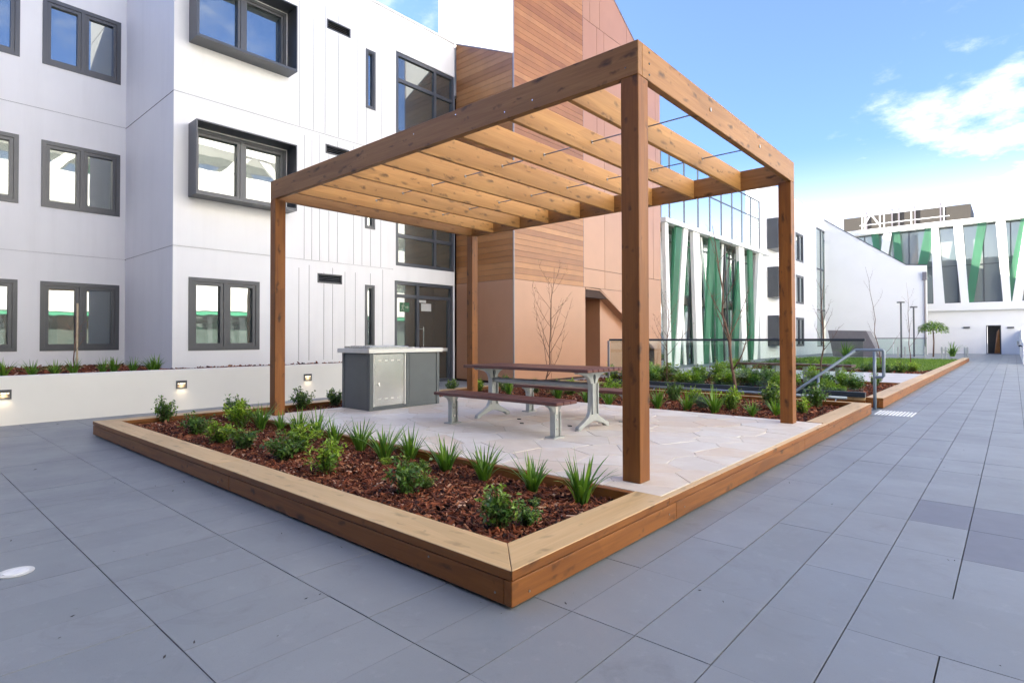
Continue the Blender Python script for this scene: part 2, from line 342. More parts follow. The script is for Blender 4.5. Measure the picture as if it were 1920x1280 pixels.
ROT = {'x': (0, 0, 0), 'y': (0, 0, math.pi / 2), 'z': (0, -math.pi / 2, 0)}
def board(name, x0, x1, y0, y1, z0, z1, axis, mat, parent, c=0.004):
    """timber piece given by its world box, local X along its length"""
    d = {'x': (x1 - x0, y1 - y0, z1 - z0), 'y': (y1 - y0, x1 - x0, z1 - z0), 'z': (z1 - z0, y1 - y0, x1 - x0)}[axis]
    me = board_mesh(*d, c)
    if me.materials and me.materials[0] != M[mat]: me = me.copy(); me.materials.clear()
    o = link(name, me, mat, parent, ((x0 + x1) / 2, (y0 + y1) / 2, (z0 + z1) / 2), ROT[axis]); return o
def bxo(name, x0, x1, y0, y1, z0, z1, mat, parent=None, bevel=0.0):
    b = MB().box(x0, x1, y0, y1, z0, z1); return b.obj(name, mat, parent, ((x0 + x1) / 2, (y0 + y1) / 2, z0), bevel)

HP = 0.175          # top of planter caps and stone platform
LU, LV = 6.847, 8.293

# ------------------------------------------------------------------ ground and deck
b = MB(); b.add([(-400, -400, -4.2), (400, -400, -4.2), (400, 600, -4.2), (-400, 600, -4.2)], [(0, 1, 2, 3)])
tag(b.obj('ground', 'darkgrey'), kind='structure')
STX0, STX1, STY0, STY1 = -5.3, -0.30, 8.33, 9.17        # stairwell opening
b = MB()
for r in [(-13.3, 9, -7, STY0), (-13.3, 9, STY1, 52), (-13.3, STX0, STY0, STY1), (STX1, 9, STY0, STY1)]:
    b.box(r[0], r[1], r[2], r[3], -0.30, -0.022)
deck = tag(b.obj('deck', 'joint'), kind='structure')
GX, GY, TX, TY = 0.189, 0.176, 0.3075, 0.612
tiles = []
def blocked(x0, x1, y0, y1):
    cx, cy = (x0 + x1) / 2, (y0 + y1) / 2
    if -LU + .04 < x0 and x1 < -0.04 and y0 > 0.04 and y1 < LV - .04: return True      # under the platform
    if x1 < -8.95 and cy < 6.6: return True
    if x0 > 0 - 6.8 and x1 < 0 and y0 > STY1 - .05 and y1 < 33.5: return True
    if STX0 - .3 < cx < STX1 and STY0 - .3 < cy < STY1 + .3: return True
    if x1 < -10.0 and cy > 6.6: return True
    return False
for i in range(-43, 24):
    for j in range(-8, 85):
        x0 = GX + i * TX; x1 = x0 + TX; y0 = GY + j * TY; y1 = y0 + TY
        if i == 4 and j == 1: continue
        if i == 3 and j == 1: x1 += TX
        if blocked(x0, x1, y0, y1): continue
        if x0 > 3.2 and j > 10: continue
        c = Vector(((x0 + x1) / 2, (y0 + y1) / 2, 0)); d = (c - CAM); z = d.dot(FW)
        px = 960 + F_PX * d.dot(R3) / z if z > .2 else -9999; py = CY - F_PX * d.dot(U3) / z if z > .2 else 9999
        vis = z > 0.2 and -160 < px < 2080 and py < 1420
        hidden = (-LU < c.x < 0 and LV > c.y > 0) or (c.x < 0 and c.y > 9.2) or (c.x < -1 and c.y > 5 and c.x > -7.8) or (c.x > 0.2 and c.x < 0 and c.y > 8)
        tiles.append((0 if (vis and not hidden) else 1, z if z > 0 else 99, x0, x1, y0, y1, i, j))
tiles.sort()
def gaps(x0, y0): return (0.0012, 0.0026) if (x0 < GX - .01 and y0 < GY + .1) else (0.0026, 0.0009)
near, far = tiles[:295], tiles[295:]
tme = {}
for t in near:
    _, _, x0, x1, y0, y1, i, j = t
    dark = (i == 3 and j in (4,)) or (i in (4, 5) and j in (3, 4))
    k = (round(x1 - x0, 3), dark, gaps(x0, y0))
    if k not in tme:
        ga, gb_ = gaps(x0, y0); a, c = (x1 - x0) / 2 - ga, (y1 - y0) / 2 - gb_; q = 0.0
        v = [(-a, -c, -.02), (a, -c, -.02), (a, c, -.02), (-a, c, -.02), (-a, -c, 0), (a, -c, 0), (a, c, 0), (-a, c, 0)]
        tme[k] = me_from('tile', v, [(4, 5, 6, 7), (0, 1, 5, 4), (1, 2, 6, 5), (2, 3, 7, 6), (3, 0, 4, 7)])
    link('tile', tme[k], 'tile_dark' if dark else 'tile', deck, ((x0 + x1) / 2, (y0 + y1) / 2, random.uniform(-.0012, .0008)))
b = MB()
for t in far:
    _, _, x0, x1, y0, y1, i, j = t
    b.box(x0 + .0028, x1 - .0028, y0 + .0008, y1 - .0008, -.02, -0.0003)
tag(b.obj('far_tiles', 'tile', deck), kind='stuff')

# ------------------------------------------------------------------ planter box around the platform
pl = empty('planter_box', (0, 0, 0), 'long low timber planter surround with pale caps around the stone platform', 'planter')
CW = 0.24; CT = 0.045; z1 = HP; z0 = HP - CT
def mitre(name, pts):
    c = sum((Vector(p) for p in pts), Vector()) / len(pts)
    b = MB().prism([(p[0], p[1], z0) for p in pts], (0, 0, CT)); o = b.obj(name, 'glare_capwood', pl, (c.x, c.y, z0), 0.003); return glare_top(o)
def capx(name, pts):           # boards running along x keep local x as the grain
    return mitre(name, pts)
def capy(name, pts):
    c = Vector((sum(p[0] for p in pts) / len(pts), sum(p[1] for p in pts) / len(pts), z0))
    loc = [(p[1] - c.y, -(p[0] - c.x), 0) for p in pts]
    b = MB().prism(loc, (0, 0, CT)); me = me_from(name, b.v, b.f); bev(me, 0.003); return glare_top(link(name, me, 'glare_capwood', pl, c, (0, 0, math.pi / 2)))
e = 0.002
capx('cap_board', [(0 - e, 0, 0), (-CW - e, CW, 0), (-3.2, CW, 0), (-3.2, 0, 0)])
capx('cap_board', [(-3.204, 0, 0), (-3.204, CW, 0), (-LU + CW, CW, 0), (-LU, 0, 0)])
capy('cap_board', [(0, e, 0), (0, 1.50, 0), (-CW, 1.50, 0), (-CW, CW + e, 0)])
capy('cap_board', [(0, 5.61, 0), (0, LV, 0), (-CW, LV, 0), (-CW, 5.61, 0)])
capy('cap_board', [(-LU, e, 0), (-LU + CW, CW + e, 0), (-LU + CW, 4.0, 0), (-LU, 4.0, 0)])
capy('cap_board', [(-LU, 4.004, 0), (-LU + CW, 4.004, 0), (-LU + CW, 7.5, 0), (-LU, 7.5, 0)])
capx('cap_board', [(-CW - .004, LV, 0), (-CW - .004, LV - 0.10, 0), (-LU, LV - 0.10, 0), (-LU, LV, 0)])
glare_top(board('edge_board', -0.052, 0, 1.503, 5.607, HP - CT, HP - 0.001, 'y', 'glare_capwood', pl, 0.002))
zb = 0.014; zt = HP - CT - 0.006
for xa, xb in [(-2.9, 0), (-LU, -2.904)]: board('fascia_board', xa, xb - 0.051 if xb == 0 else xb, 0.003, 0.048, zb, zt, 'x', 'wood', pl, 0.003)
for ya, yb in [(0.0, 1.60), (1.604, 4.6), (4.604, LV)]: board('fascia_board', -0.048, -0.001, ya + (0.002 if ya == 0 else 0), yb, zb, zt, 'y', 'wood', pl, 0.003)
for ya, yb in [(0.05, 4.2), (4.204, LV)]: board('fascia_board', -LU + .002, -LU + .045, ya, yb, zb, zt, 'y', 'wood', pl, 0.003)
board('fascia_board', -LU + .05, -0.05, LV - .05, LV - .005, zb, zt, 'x', 'wood', pl, 0.003)
# inner liners of the bed, thin edge by the stone
board('liner_board', -LU + CW - .03, -CW + .03, CW - .045, CW - .003, 0.02, zt, 'x', 'wood', pl)
board('liner_board', -5.76, -CW - .004, 1.44, 1.492, 0.0, HP - .002, 'x', 'wood', pl)
board('liner_board', -CW + .003, -CW + .04, CW + .002, 1.49, 0.02, zt, 'y', 'wood', pl)
board('liner_board', -LU + CW - .04, -LU + CW - .003, CW, LV - .1, 0.02, zt, 'y', 'wood', pl)
board('liner_board', -5.81, -5.765, 1.44, 5.60, 0.0, HP - .004, 'y', 'wood', pl)
board('liner_board', -5.76, -CW - .004, 5.56, 5.602, 0.0, HP - .004, 'x', 'wood', pl)
for p, ax in [((-0.10, 0.0025, .055), 1), ((-0.55, 0.0025, .10), 1), ((-3.1, .0025, .05), 1), ((-0.0008, .12, .05), 0), ((-0.0008, 1.5, .07), 0), ((-0.0008, 1.72, .07), 0)]:
    d = Vector((0, -0.003, 0)) if ax == 1 else Vector((0.003, 0, 0))
    MB().tube([p, Vector(p) + d], 0.0055, 8).obj('screw', 'rod', pl, p)

# stone platform: crazy paving
px0, px1, py0, py1 = -5.762, -0.056, 1.496, 5.556
b = MB().box(px0, px1, py0, py1, 0.0, HP - 0.006)
plat = tag(b.obj('stone_platform', 'grout', None, (-3, 3.5, 0)), kind='structure')
def clip(poly, p, n):
    o = []
    for i in range(len(poly)):
        a, c = poly[i], poly[(i + 1) % len(poly)]; da = (a[0] - p[0]) * n[0] + (a[1] - p[1]) * n[1]; dc = (c[0] - p[0]) * n[0] + (c[1] - p[1]) * n[1]
        if da <= 0: o.append(a)
        if da * dc < 0:
            t = da / (da - dc); o.append((a[0] + (c[0] - a[0]) * t, a[1] + (c[1] - a[1]) * t))
    return o
rs = random.Random(3); seeds = []
tries = 0
while len(seeds) < 165 and tries < 9000:
    tries += 1; q = (rs.uniform(px0, px1), rs.uniform(py0, py1)); rad = rs.uniform(0.27, 0.42)
    if all(((q[0] - s_[0]) * .82) ** 2 + ((q[1] - s_[1]) * 1.15) ** 2 > (0.5 * (rad + s_[2])) ** 2 for s_ in seeds): seeds.append((q[0], q[1], rad))
for i, s_ in enumerate(seeds):
    poly = [(px0, py0), (px1, py0), (px1, py1), (px0, py1)]
    for k, t in enumerate(seeds):
        if k == i: continue
        dx, dy = t[0] - s_[0], t[1] - s_[1]; dd = math.hypot(dx, dy)
        if dd > 1.6: continue
        wgt = s_[2] / (s_[2] + t[2]); gap = 0.0024 / dd
        poly = clip(poly, (s_[0] + dx * (wgt - gap), s_[1] + dy * (wgt - gap)), (dx, dy))
        if len(poly) < 3: break
    if len(poly) < 3: continue
    jp = [(p[0] + rs.uniform(-.006, .006) * (px0 + .01 < p[0] < px1 - .01), p[1] + rs.uniform(-.006, .006) * (py0 + .01 < p[1] < py1 - .01)) for p in poly]
    c = (sum(p[0] for p in jp) / len(jp), sum(p[1] for p in jp) / len(jp)); n = len(jp); h = 0.0068 + rs.uniform(-.0012, .0012)
    v = [(p[0] - c[0], p[1] - c[1], 0) for p in jp] + [((p[0] - c[0]) * .985, (p[1] - c[1]) * .985, h) for p in jp]
    link('flagstone', me_from('flagstone', v, [tuple(range(n, 2 * n))] + [(k, (k + 1) % n, (k + 1) % n + n, k + n) for k in range(n)]), 'flag', plat, (c[0], c[1], HP - 0.007))

# ------------------------------------------------------------------ pergola
T, B, PS = 3.2575, 3.0158, 0.1402
u0, v0, u1, v1 = -0.3008, 1.680, -5.7796 + .045, 5.4287
pg = empty('pergola', ((u0 + u1) / 2, (v0 + v1) / 2, HP), 'large open timber pergola with slatted rafter roof over the picnic table', 'pergola')
for xa in (u0 - PS, u1):
    for ya in (v0, v1 - PS):
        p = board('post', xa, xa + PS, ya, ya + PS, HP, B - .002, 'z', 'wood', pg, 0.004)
bt = 0.06
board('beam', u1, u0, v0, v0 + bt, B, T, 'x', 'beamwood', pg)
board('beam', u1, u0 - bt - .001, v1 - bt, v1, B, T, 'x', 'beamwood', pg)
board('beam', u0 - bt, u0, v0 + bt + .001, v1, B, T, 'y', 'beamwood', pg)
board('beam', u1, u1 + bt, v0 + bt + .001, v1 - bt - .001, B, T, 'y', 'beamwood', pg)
raf = []
for k in range(8):
    xr = -0.905 - 0.606 * k; raf.append(xr)
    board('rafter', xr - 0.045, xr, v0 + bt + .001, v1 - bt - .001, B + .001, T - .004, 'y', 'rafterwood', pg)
for yr in (2.936, 4.196):
    MB().tube([(u1 + .02, yr, 3.139), (u0 + .004, yr, 3.139)], 0.0065, 8).obj('tie_rod', 'rod', pg)
    for xr in raf + [u0]:
        MB().tube([(xr, yr, 3.139), (xr + .007, yr, 3.139)], 0.017, 10).obj('washer', 'rod', pg)
for zz in (3.06, 3.14, 3.22):
    MB().tube([(u0, v0 + .16, zz), (u0 + .004, v0 + .16, zz)], 0.008, 8).obj('bolt', 'channel', pg)
for xx in (-.4, -1.25, -1.55, -2.15, -2.75): MB().tube([(xx, v0, 3.05 + .17 * (xx * 7 % 1)), (xx, v0 - .003, 3.05 + .17 * (xx * 7 % 1))], 0.006, 8).obj('bolt', 'steel', pg)

# ------------------------------------------------------------------ picnic table and benches
def leg_profile(pts):
    return [(y, z) for y, z in pts] + [(-y, z) for y, z in reversed(pts) if y > 1e-6]
def prof_obj(name, outline, x, yc, zc, th, mat, parent, holes=None):
    b = MB().prism([(x - th / 2, yc + y, zc + z) for y, z in outline], (th, 0, 0)); return b.obj(name, mat, parent, (x, yc, zc), 0.006)
tb = empty('picnic_table', (-2.66, 3.52, HP), 'picnic table with dark red-brown slat top on splayed cast metal legs', 'table')
TT = 0.845
for k in range(7):
    ya = 3.155 + k * 0.105; board('slat', -3.60, -1.715, ya, ya + 0.094, TT - .036, TT, 'x', 'slat', tb, 0.006)
leg = [(0.0, .085), (.10, .062), (.21, .030), (.245, .008), (.29, .006), (.305, .026), (.295, .042), (.20, .085), (.105, .135), (.070, .19), (.060, .28), (.056, .42), (.062, .49), (.085, .545), (.14, .585), (.22, .605), (.315, .613), (.315, .632), (0.0, .632)]
for xl in (-1.90, -3.43):
    L = prof_obj('leg', leg_profile(leg), xl, 3.52, HP, 0.055, 'cast', tb)
    for s_ in (-1, 1):
        MB().prism([(xl + .0279, 3.52 + s_ * a, HP + z) for a, z in ((.005, .50), (.022, .56), (.020, .585), (.005, .60))], (0.004, 0, 0)).obj('slot', 'channel', L)
        MB().tube([(xl, 3.52 + s_ * .285, HP + .0), (xl, 3.52 + s_ * .285, HP + .012)], .035, 12).obj('foot_pad', 'cast', L)
        MB().box(xl + .026, xl + .046, 3.52 + s_ * .052 - .008, 3.52 + s_ * .052 + .008, HP + .16, HP + .50).obj('flange', 'cast', L)
MB().tube([(-1.93, 3.52, HP + .47), (-3.40, 3.52, HP + .47)], 0.034, 14).obj('stretcher', 'cast', tb, smooth=False)
bl = [(.052, 0.012), (.052, .23), (.060, .27), (.085, .305), (.135, .322), (.135, .338), (0.0, .338)]
for yc, lab, sd_ in [(2.77, 'red-brown slat bench on grey legs standing between the table and the strap plants', 1), (4.20, 'red-brown slat bench on grey legs behind the table by the back garden bed', -1)]:
    bn = empty('bench', (-2.62, yc, HP), lab, 'bench')
    for k in range(3): board('slat', -3.52, -1.705, yc - .175 + k * .119, yc - .175 + k * .119 + .110, HP + .338, HP + .374, 'x', 'slat', bn, 0.006)
    for xl in (-1.86, -3.38):
        L = prof_obj('leg', [(0, .012)] + leg_profile(bl) if False else leg_profile([(0.0, .012)] + bl), xl, yc, HP, 0.05, 'cast', bn)
        MB().box(xl - .06, xl + .06, yc - .085, yc + .085, HP, HP + .011).obj('base_plate', 'cast', L)
        MB().prism([(xl + .0252, yc + a, HP + z) for a, z in ((-.006, .235), (.006, .235), (.022, .30), (.016, .322), (-.016, .322), (-.022, .30))], (.004, 0, 0)).obj('slot', 'slotwhite', L)
        for s_ in (-1, 1): MB().box(xl + .024, xl + .042, yc + s_ * .044 - .007, yc + s_ * .044 + .007, HP + .012, HP + .26).obj('flange', 'cast', L)
        for z_ in (.09, .18): MB().tube([(xl + .025, yc, HP + z_), (xl + .031, yc, HP + z_)], .012, 8).obj('bolt', 'steel', L)

# ------------------------------------------------------------------ barbecue
bq = empty('barbecue', (-5.4, 3.38, HP), 'slate grey barbecue cabinet with stainless steel door and bench top', 'barbecue')
bx0, bx1, by0, by1, bz = -5.735, -5.04, 2.755, 4.03, 1.0
MB().box(bx0 + .02, bx1 - .02, by0 + .02, by1 - .02, HP, bz - .03).obj('carcass', 'bbqgrey', bq)
for xa in (bx0, bx1 - .06):
    for ya in (by0, by1 - .06): bxo('corner_post', xa, xa + .06, ya, ya + .06, HP, bz - .028, 'bbqgrey', bq, .006)
bxo('side_panel', bx0 + .07, bx1 - .07, by0 + .006, by0 + .02, HP + .02, bz - .04, 'bbqgrey', bq, .003)
bxo('kick_plate', bx1 - .03, bx1 - .008, by0 + .07, by1 - .07, HP + .004, HP + .05, 'bbqgrey', bq, .003)
dr = bxo('door', bx1 - .02, bx1 - .003, 2.832, 3.345, HP + .055, bz - .04, 'steel', bq, .004)
bxo('door_stile', bx1 - .02, bx1 + .004, 3.352, 3.378, HP + .05, bz - .035, 'steeltop', bq, .003)
bxo('door_stile', bx1 - .02, bx1 + .001, 2.816, 2.829, HP + .05, bz - .035, 'steeltop', bq, .002)
for k in range(4):
    for zz in (HP + .15, bz - .14): bxo('vent_slot', bx1 - .004, bx1 - .0015, 2.90 + k * .108, 2.95 + k * .108, zz, zz + .014, 'slotwhite', dr)
MB().tube([(bx1 - .004, 2.905, .535), (bx1 + .012, 2.905, .535)], .022, 14).obj('lock_knob', 'steel', dr)
MB().tube([(bx1 + .008, 2.905, .56), (bx1 + .02, 2.905, .51)], .007, 8).obj('handle', 'steel', dr)
bxo('mullion_post', bx1 - .04, bx1 - .002, 3.392, 3.44, HP, bz - .028, 'bbqgrey', bq, .004)
bxo('front_panel', bx1 - .03, bx1 - .012, 3.45, by1 - .062, HP + .02, bz - .034, 'bbqgrey', bq, .003)
bxo('bench_top', bx0 - .06, bx1 + .035, by0 - .04, by1 + .04, bz - .028, bz + .036, 'steeltop', bq, .005)
bxo('hotplate_surround', bx0 + .03, bx1 - .03, by0 + .015, 3.46, bz + .036, bz + .068, 'steel', bq, .008)
bxo('hotplate', bx0 + .10, bx1 - .10, by0 + .08, 3.40, bz + .068, bz + .074, 'steel', bq, .002)
MB().tube([(bx1 - .12, 3.60, bz + .036), (bx1 - .12, 3.60, bz + .052)], .022, 12).obj('push_button', 'steeltop', bq)
MB().tube([(bx1 - .12, 3.75, bz + .036), (bx1 - .12, 3.75, bz + .046)], .014, 12).obj('push_button', 'channel', bq)

# ------------------------------------------------------------------ facades
def wall_part(name, a0, a1, zA, zB, holes, conv, mat, parent, groove_mat='groove'):
    """sheet with openings: holes (a0,a1,z0,z1,depth,closed). conv maps (along, outward, z) to world"""
    A = sorted(set([a0, a1] + [min(max(x, a0), a1) for h in holes for x in h[:2]])); Zs = sorted(set([zA, zB] + [min(max(x, zA), zB) for h in holes for x in h[2:4]]))
    b = MB(); g = MB()
    for i in range(len(A) - 1):
        for j in range(len(Zs) - 1):
            am, zm = (A[i] + A[i + 1]) / 2, (Zs[j] + Zs[j + 1]) / 2
            inh = [h for h in holes if h[0] < am < h[1] and h[2] < zm < h[3]]
            q = [(A[i], Zs[j]), (A[i + 1], Zs[j]), (A[i + 1], Zs[j + 1]), (A[i], Zs[j + 1])]
            if not inh: b.add([conv(a, 0, z) for a, z in q], [(0, 1, 2, 3)])
            elif all(h[5] for h in inh):
                g.add([conv(a, -inh[0][4], z) for a, z in q], [(0, 1, 2, 3)])
    for h in holes:
        x0, x1, y0, y1, d = h[0], h[1], h[2], h[3], h[4]
        if h[5]: continue
        ring = [(x0, y0), (x1, y0), (x1, y1), (x0, y1)]
        for k in range(4):
            p, q = ring[k], ring[(k + 1) % 4]
            b.add([conv(p[0], 0, p[1]), conv(q[0], 0, q[1]), conv(q[0], -d, q[1]), conv(p[0], -d, p[1])], [(0, 1, 2, 3)])
    o = b.obj(name, mat, parent)
    if g.v: g.obj('joint', groove_mat, o)
    return o
def cx(F, s=1): return lambda a, d, z: (F + s * d, a, z)
def cyl(P): return lambda a, d, z: (a, P - d, z)
def bx_conv(conv, a0, a1, d0, d1, zA, zB):
    p, q = conv(a0, d0, zA), conv(a1, d1, zB)
    return (min(p[0], q[0]), max(p[0], q[0]), min(p[1], q[1]), max(p[1], q[1]), min(p[2], q[2]), max(p[2], q[2]))
def frame_mb(conv, a0, a1, zA, zB, w_, d0, d1):
    b = MB()
    for r in [(a0, a1, zA, zA + w_), (a0, a1, zB - w_, zB), (a0, a0 + w_, zA + w_, zB - w_), (a1 - w_, a1, zA + w_, zB - w_)]: b.box(*bx_conv(conv, r[0], r[1], d0, d1, r[2], r[3]))
    return b
def casement(parent, conv, a0, a1, zA, zB, n=2, mat='frame', glass='pane', rec=-0.10, proud=0.012, fw=0.075, sw=0.06):
    loc = conv((a0 + a1) / 2, 0, zA)
    b = frame_mb(conv, a0, a1, zA, zB, fw, rec, proud); st = (a1 - a0 - 2 * fw) / n
    for k in range(1, n): b.box(*bx_conv(conv, a0 + fw + st * k - .035, a0 + fw + st * k + .035, rec, proud - .004, zA + fw, zB - fw))
    w_ = b.obj('window', mat, parent, loc)
    for k in range(n):
        p0 = a0 + fw + st * k + (.035 if k else 0); p1 = a0 + fw + st * (k + 1) - (.035 if k < n - 1 else 0)
        frame_mb(conv, p0 + .004, p1 - .004, zA + fw + .004, zB - fw - .004, sw, rec + .02, proud - .016).obj('sash', mat, w_, loc)
        MB().box(*bx_conv(conv, p0 + sw, p1 - sw, -.075, -.063, zA + fw + sw, zB - fw - sw)).obj('pane', glass, w_, loc)
    return w_
def fgrid(parent, name, conv, a0, a1, zA, zB, vs, hs, mat, glass, fw=0.07, rec=-.10, pr=-.02, frame_name='mullion'):
    """glazed screen: outer frame, mullions at vs, transoms at hs, a pane in each cell"""
    loc = conv((a0 + a1) / 2, 0, zA)
    o = frame_mb(conv, a0, a1, zA, zB, fw, rec, pr).obj(name, mat, parent, loc)
    for v in vs: MB().box(*bx_conv(conv, v - fw / 2, v + fw / 2, rec, pr - .004, zA + fw, zB - fw)).obj('mullion', mat, o, loc)
    V = [a0 + fw] + list(vs) + [a1 - fw]; H = [zA + fw] + list(hs) + [zB - fw]
    for i in range(len(V) - 1):
        l = V[i] + (fw / 2 if i else 0); r = V[i + 1] - (fw / 2 if i < len(V) - 2 else 0)
        for h in hs: MB().box(*bx_conv(conv, l, r, rec, pr - .008, h - fw / 2, h + fw / 2)).obj('transom', mat, o, loc)
        for j in range(len(H) - 1):
            bt_ = H[j] + (fw / 2 if j else 0); tp = H[j + 1] - (fw / 2 if j < len(H) - 2 else 0)
            MB().box(*bx_conv(conv, l, r, rec + .02, rec + .032, bt_, tp)).obj('pane', glass, o, loc)
    return o

# --- white apartment building
FX, LX, RY, TOPZ = -10.05, -12.99, 1.905, 9.41
wb = empty('white_building', (-12, 4, 0), 'white rendered three storey building with charcoal framed windows', 'building')
MB().box(-19, LX - .14, -7, 9.1, 0, TOPZ - .05).box(-16, FX - .14, RY + .2, 9.04, 0, TOPZ - .05).obj('core', 'darkroom', wb)
gv = 0.016; GD = 0.014
J = [2.905, 5.80, 8.70]
cm, cl, cr_ = cx(FX), cx(LX), cyl(RY)
WROW = [(0.94, 2.345), (3.84, 5.19), (6.73, 8.10)]
holes = [(2.175, 3.525, .955, 2.35, .11, False), (6.985, 9.0, 3.02, 8.48, .12, False), (6.95, 8.955, 0.0, 2.64, .12, False)]
for zA, zB in ((3.86, 5.25), (6.80, 8.20)): holes.append((2.22, 4.08, zA + .05, zB - .05, .11, False))
VENTS = [(4.83, 5.45, 2.43, 2.645), (5.02, 5.63, 5.39, 5.60), (5.05, 5.665, 8.26, 8.48)]
SLITS = [(6.075, 6.35, 0.95, 2.47), (6.07, 6.36, 3.83, 5.30), (6.09, 6.37, 6.75, 8.19)]
for v in VENTS: holes.append((v[0], v[1], v[2], v[3], .10, False))
for v in SLITS: holes.append((v[0], v[1], v[2], v[3], .11, False))
for z in J[:2]: holes.append((RY, 6.9, z, z + gv, GD, True))
for z_lo, z_hi, ys in [(2.93, 5.79, (4.50, 4.68, 4.87, 5.10, 5.32, 5.75, 5.98, 6.22, 6.52)), (5.83, 8.75, (4.38, 4.72, 5.00, 5.34, 5.84, 6.11, 6.55)), (0.70, 2.89, (4.38, 4.62, 4.98, 5.20, 5.52, 5.80, 6.22, 6.58))]:
    for y in ys: holes.append((y, y + .013, z_lo, z_hi - (.25 * ((y * 7) % 1)), .010, True))
wall_part('wall', RY, 9.0, 0, TOPZ, holes, cm, 'white', wb)
holesL = []
for zA, zB in WROW:
    for ya in (0.455, -1.235, -2.93, -4.62): holesL.append((ya, ya + 1.345, zA, zB, .11, False))
for z in J: holesL.append((-7, RY, z, z + gv, GD, True))
wall_part('wall', -7, RY, 0, TOPZ, holesL, cl, 'white', wb)
wall_part('wall', LX, FX, 0, TOPZ, [(LX, FX, z, z + gv, GD, True) for z in J], cr_, 'white', wb)
MB().box(-19, LX + .03, -7, RY + .2, TOPZ, TOPZ + .05).box(-19, FX + .03, RY - .03, 9.02, TOPZ + .001, TOPZ + .051).obj('parapet_cap', 'white', wb)
for h in holesL[:12]: casement(wb, cl, h[0], h[1], h[2], h[3])
casement(wb, cm, 2.175, 3.525, .955, 2.35)
for zA, zB in ((3.86, 5.25), (6.80, 8.20)):
    y0_, y1_, dp = 2.16, 4.13, 0.40; c0 = (FX, (y0_ + y1_) / 2, zA)
    b = MB(); t_ = 0.022
    b.box(FX + .001, FX + dp, y0_, y1_, zA, zA + t_ * 2.2); b.box(FX + .001, FX + dp, y0_, y1_, zB - t_, zB)
    b.box(FX + .001, FX + dp, y0_, y0_ + t_, zA + t_ * 2.2, zB - t_); b.box(FX + .001, FX + dp, y1_ - t_, y1_, zA + t_ * 2.2, zB - t_)
    sh = b.obj('window_hood', 'frame2', wb, c0)
    casement(wb, cm, 2.225, 4.075, zA + .055, zB - .055, 2, 'frame', 'pane', -.10, 0.03, .06, .05)
for v in SLITS: casement(wb, cm, *v, n=1, fw=.05, sw=.025)
for v in VENTS:
    vo = frame_mb(cm, *v, .028, -.09, .008).obj('vent', 'frame', wb, (FX, v[0], v[2]))
    n = 4; hh = (v[3] - v[2] - .056) / n
    for k in range(n):
        z = v[2] + .028 + hh * k
        MB().prism([(FX - .004, v[0] + .03, z + .004), (FX - .045, v[0] + .03, z + hh * .8), (FX - .052, v[0] + .03, z + hh * .8), (FX - .014, v[0] + .03, z + .004)], (0, v[1] - v[0] - .06, 0)).obj('slat', 'frame', vo, (FX, v[0], v[2]))
    MB().box(FX - .085, FX - .078, v[0] + .03, v[1] - .03, v[2] + .03, v[3] - .03).obj('backing', 'darkroom', vo, (FX, v[0], v[2]))
fgrid(wb, 'stair_window', cm, 6.99, 8.995, 3.025, 8.475, [8.31], [3.80, 5.15, 6.45, 7.78], 'frame2', 'pane_dark', .09)
ds = fgrid(wb, 'entrance_door', cm, 6.955, 8.95, 0.004, 2.635, [7.72], [2.26], 'frame2', 'pane_dark', .085)
MB().tube([(FX + .03, 7.86, .85), (FX + .03, 7.86, 1.48)], .014, 10).obj('door_handle', 'steel', ds)
for zz in (.92, 1.42): MB().tube([(FX + .03, 7.86, zz), (FX - .07, 7.86, zz)], .010, 8).obj('handle_bracket', 'steel', ds)
bxo('push_rail', FX - .066, FX - .05, 8.45, 8.86, .83, .91, 'steeltop', ds)
bxo('door_stile', FX - .075, FX - .03, 8.78, 8.85, .09, 2.22, 'frame2', ds)
bxo('door_label', FX - .064, FX - .06, 7.76, 8.02, 2.12, 2.19, 'sheetgrey', ds)
es = empty('exit_sign', (FX - .06, 7.30, 1.90), 'small green exit sign with running figure and arrow behind the door sidelight', 'sign')
bxo('panel', FX - .067, FX - .060, 7.16, 7.46, 1.86, 2.10, 'greensign', es)
def sgn(name, pts): MB().prism([(FX - .0595, y, z) for y, z in pts], (.002, 0, 0)).obj(name, 'signpale', es, (FX - .06, 7.3, 1.9))
sgn('arrow', [(7.33, 1.965), (7.385, 1.965), (7.385, 1.93), (7.44, 1.98), (7.385, 2.03), (7.385, 1.995), (7.33, 1.995)])
sgn('running_figure', [(7.19, 1.89), (7.215, 1.89), (7.235, 1.94), (7.265, 1.90), (7.29, 1.90), (7.262, 1.965), (7.28, 2.01), (7.31, 2.0), (7.31, 2.02), (7.268, 2.04), (7.225, 2.035), (7.20, 1.995), (7.215, 1.985), (7.236, 2.01), (7.225, 1.965)])
sgn('figure_head', [(7.275 + .018 * math.cos(k), 2.065 + .018 * math.sin(k)) for k in [i * math.pi / 4 for i in range(8)]])
ps = empty('paper_notice', (FX - .05, 7.98, 1.9), 'small white notice hanging high behind the entrance door glass', 'notice')
bxo('sheet', FX - .066, FX - .062, 7.86, 8.20, 1.90, 2.10, 'sheetgrey', ps)

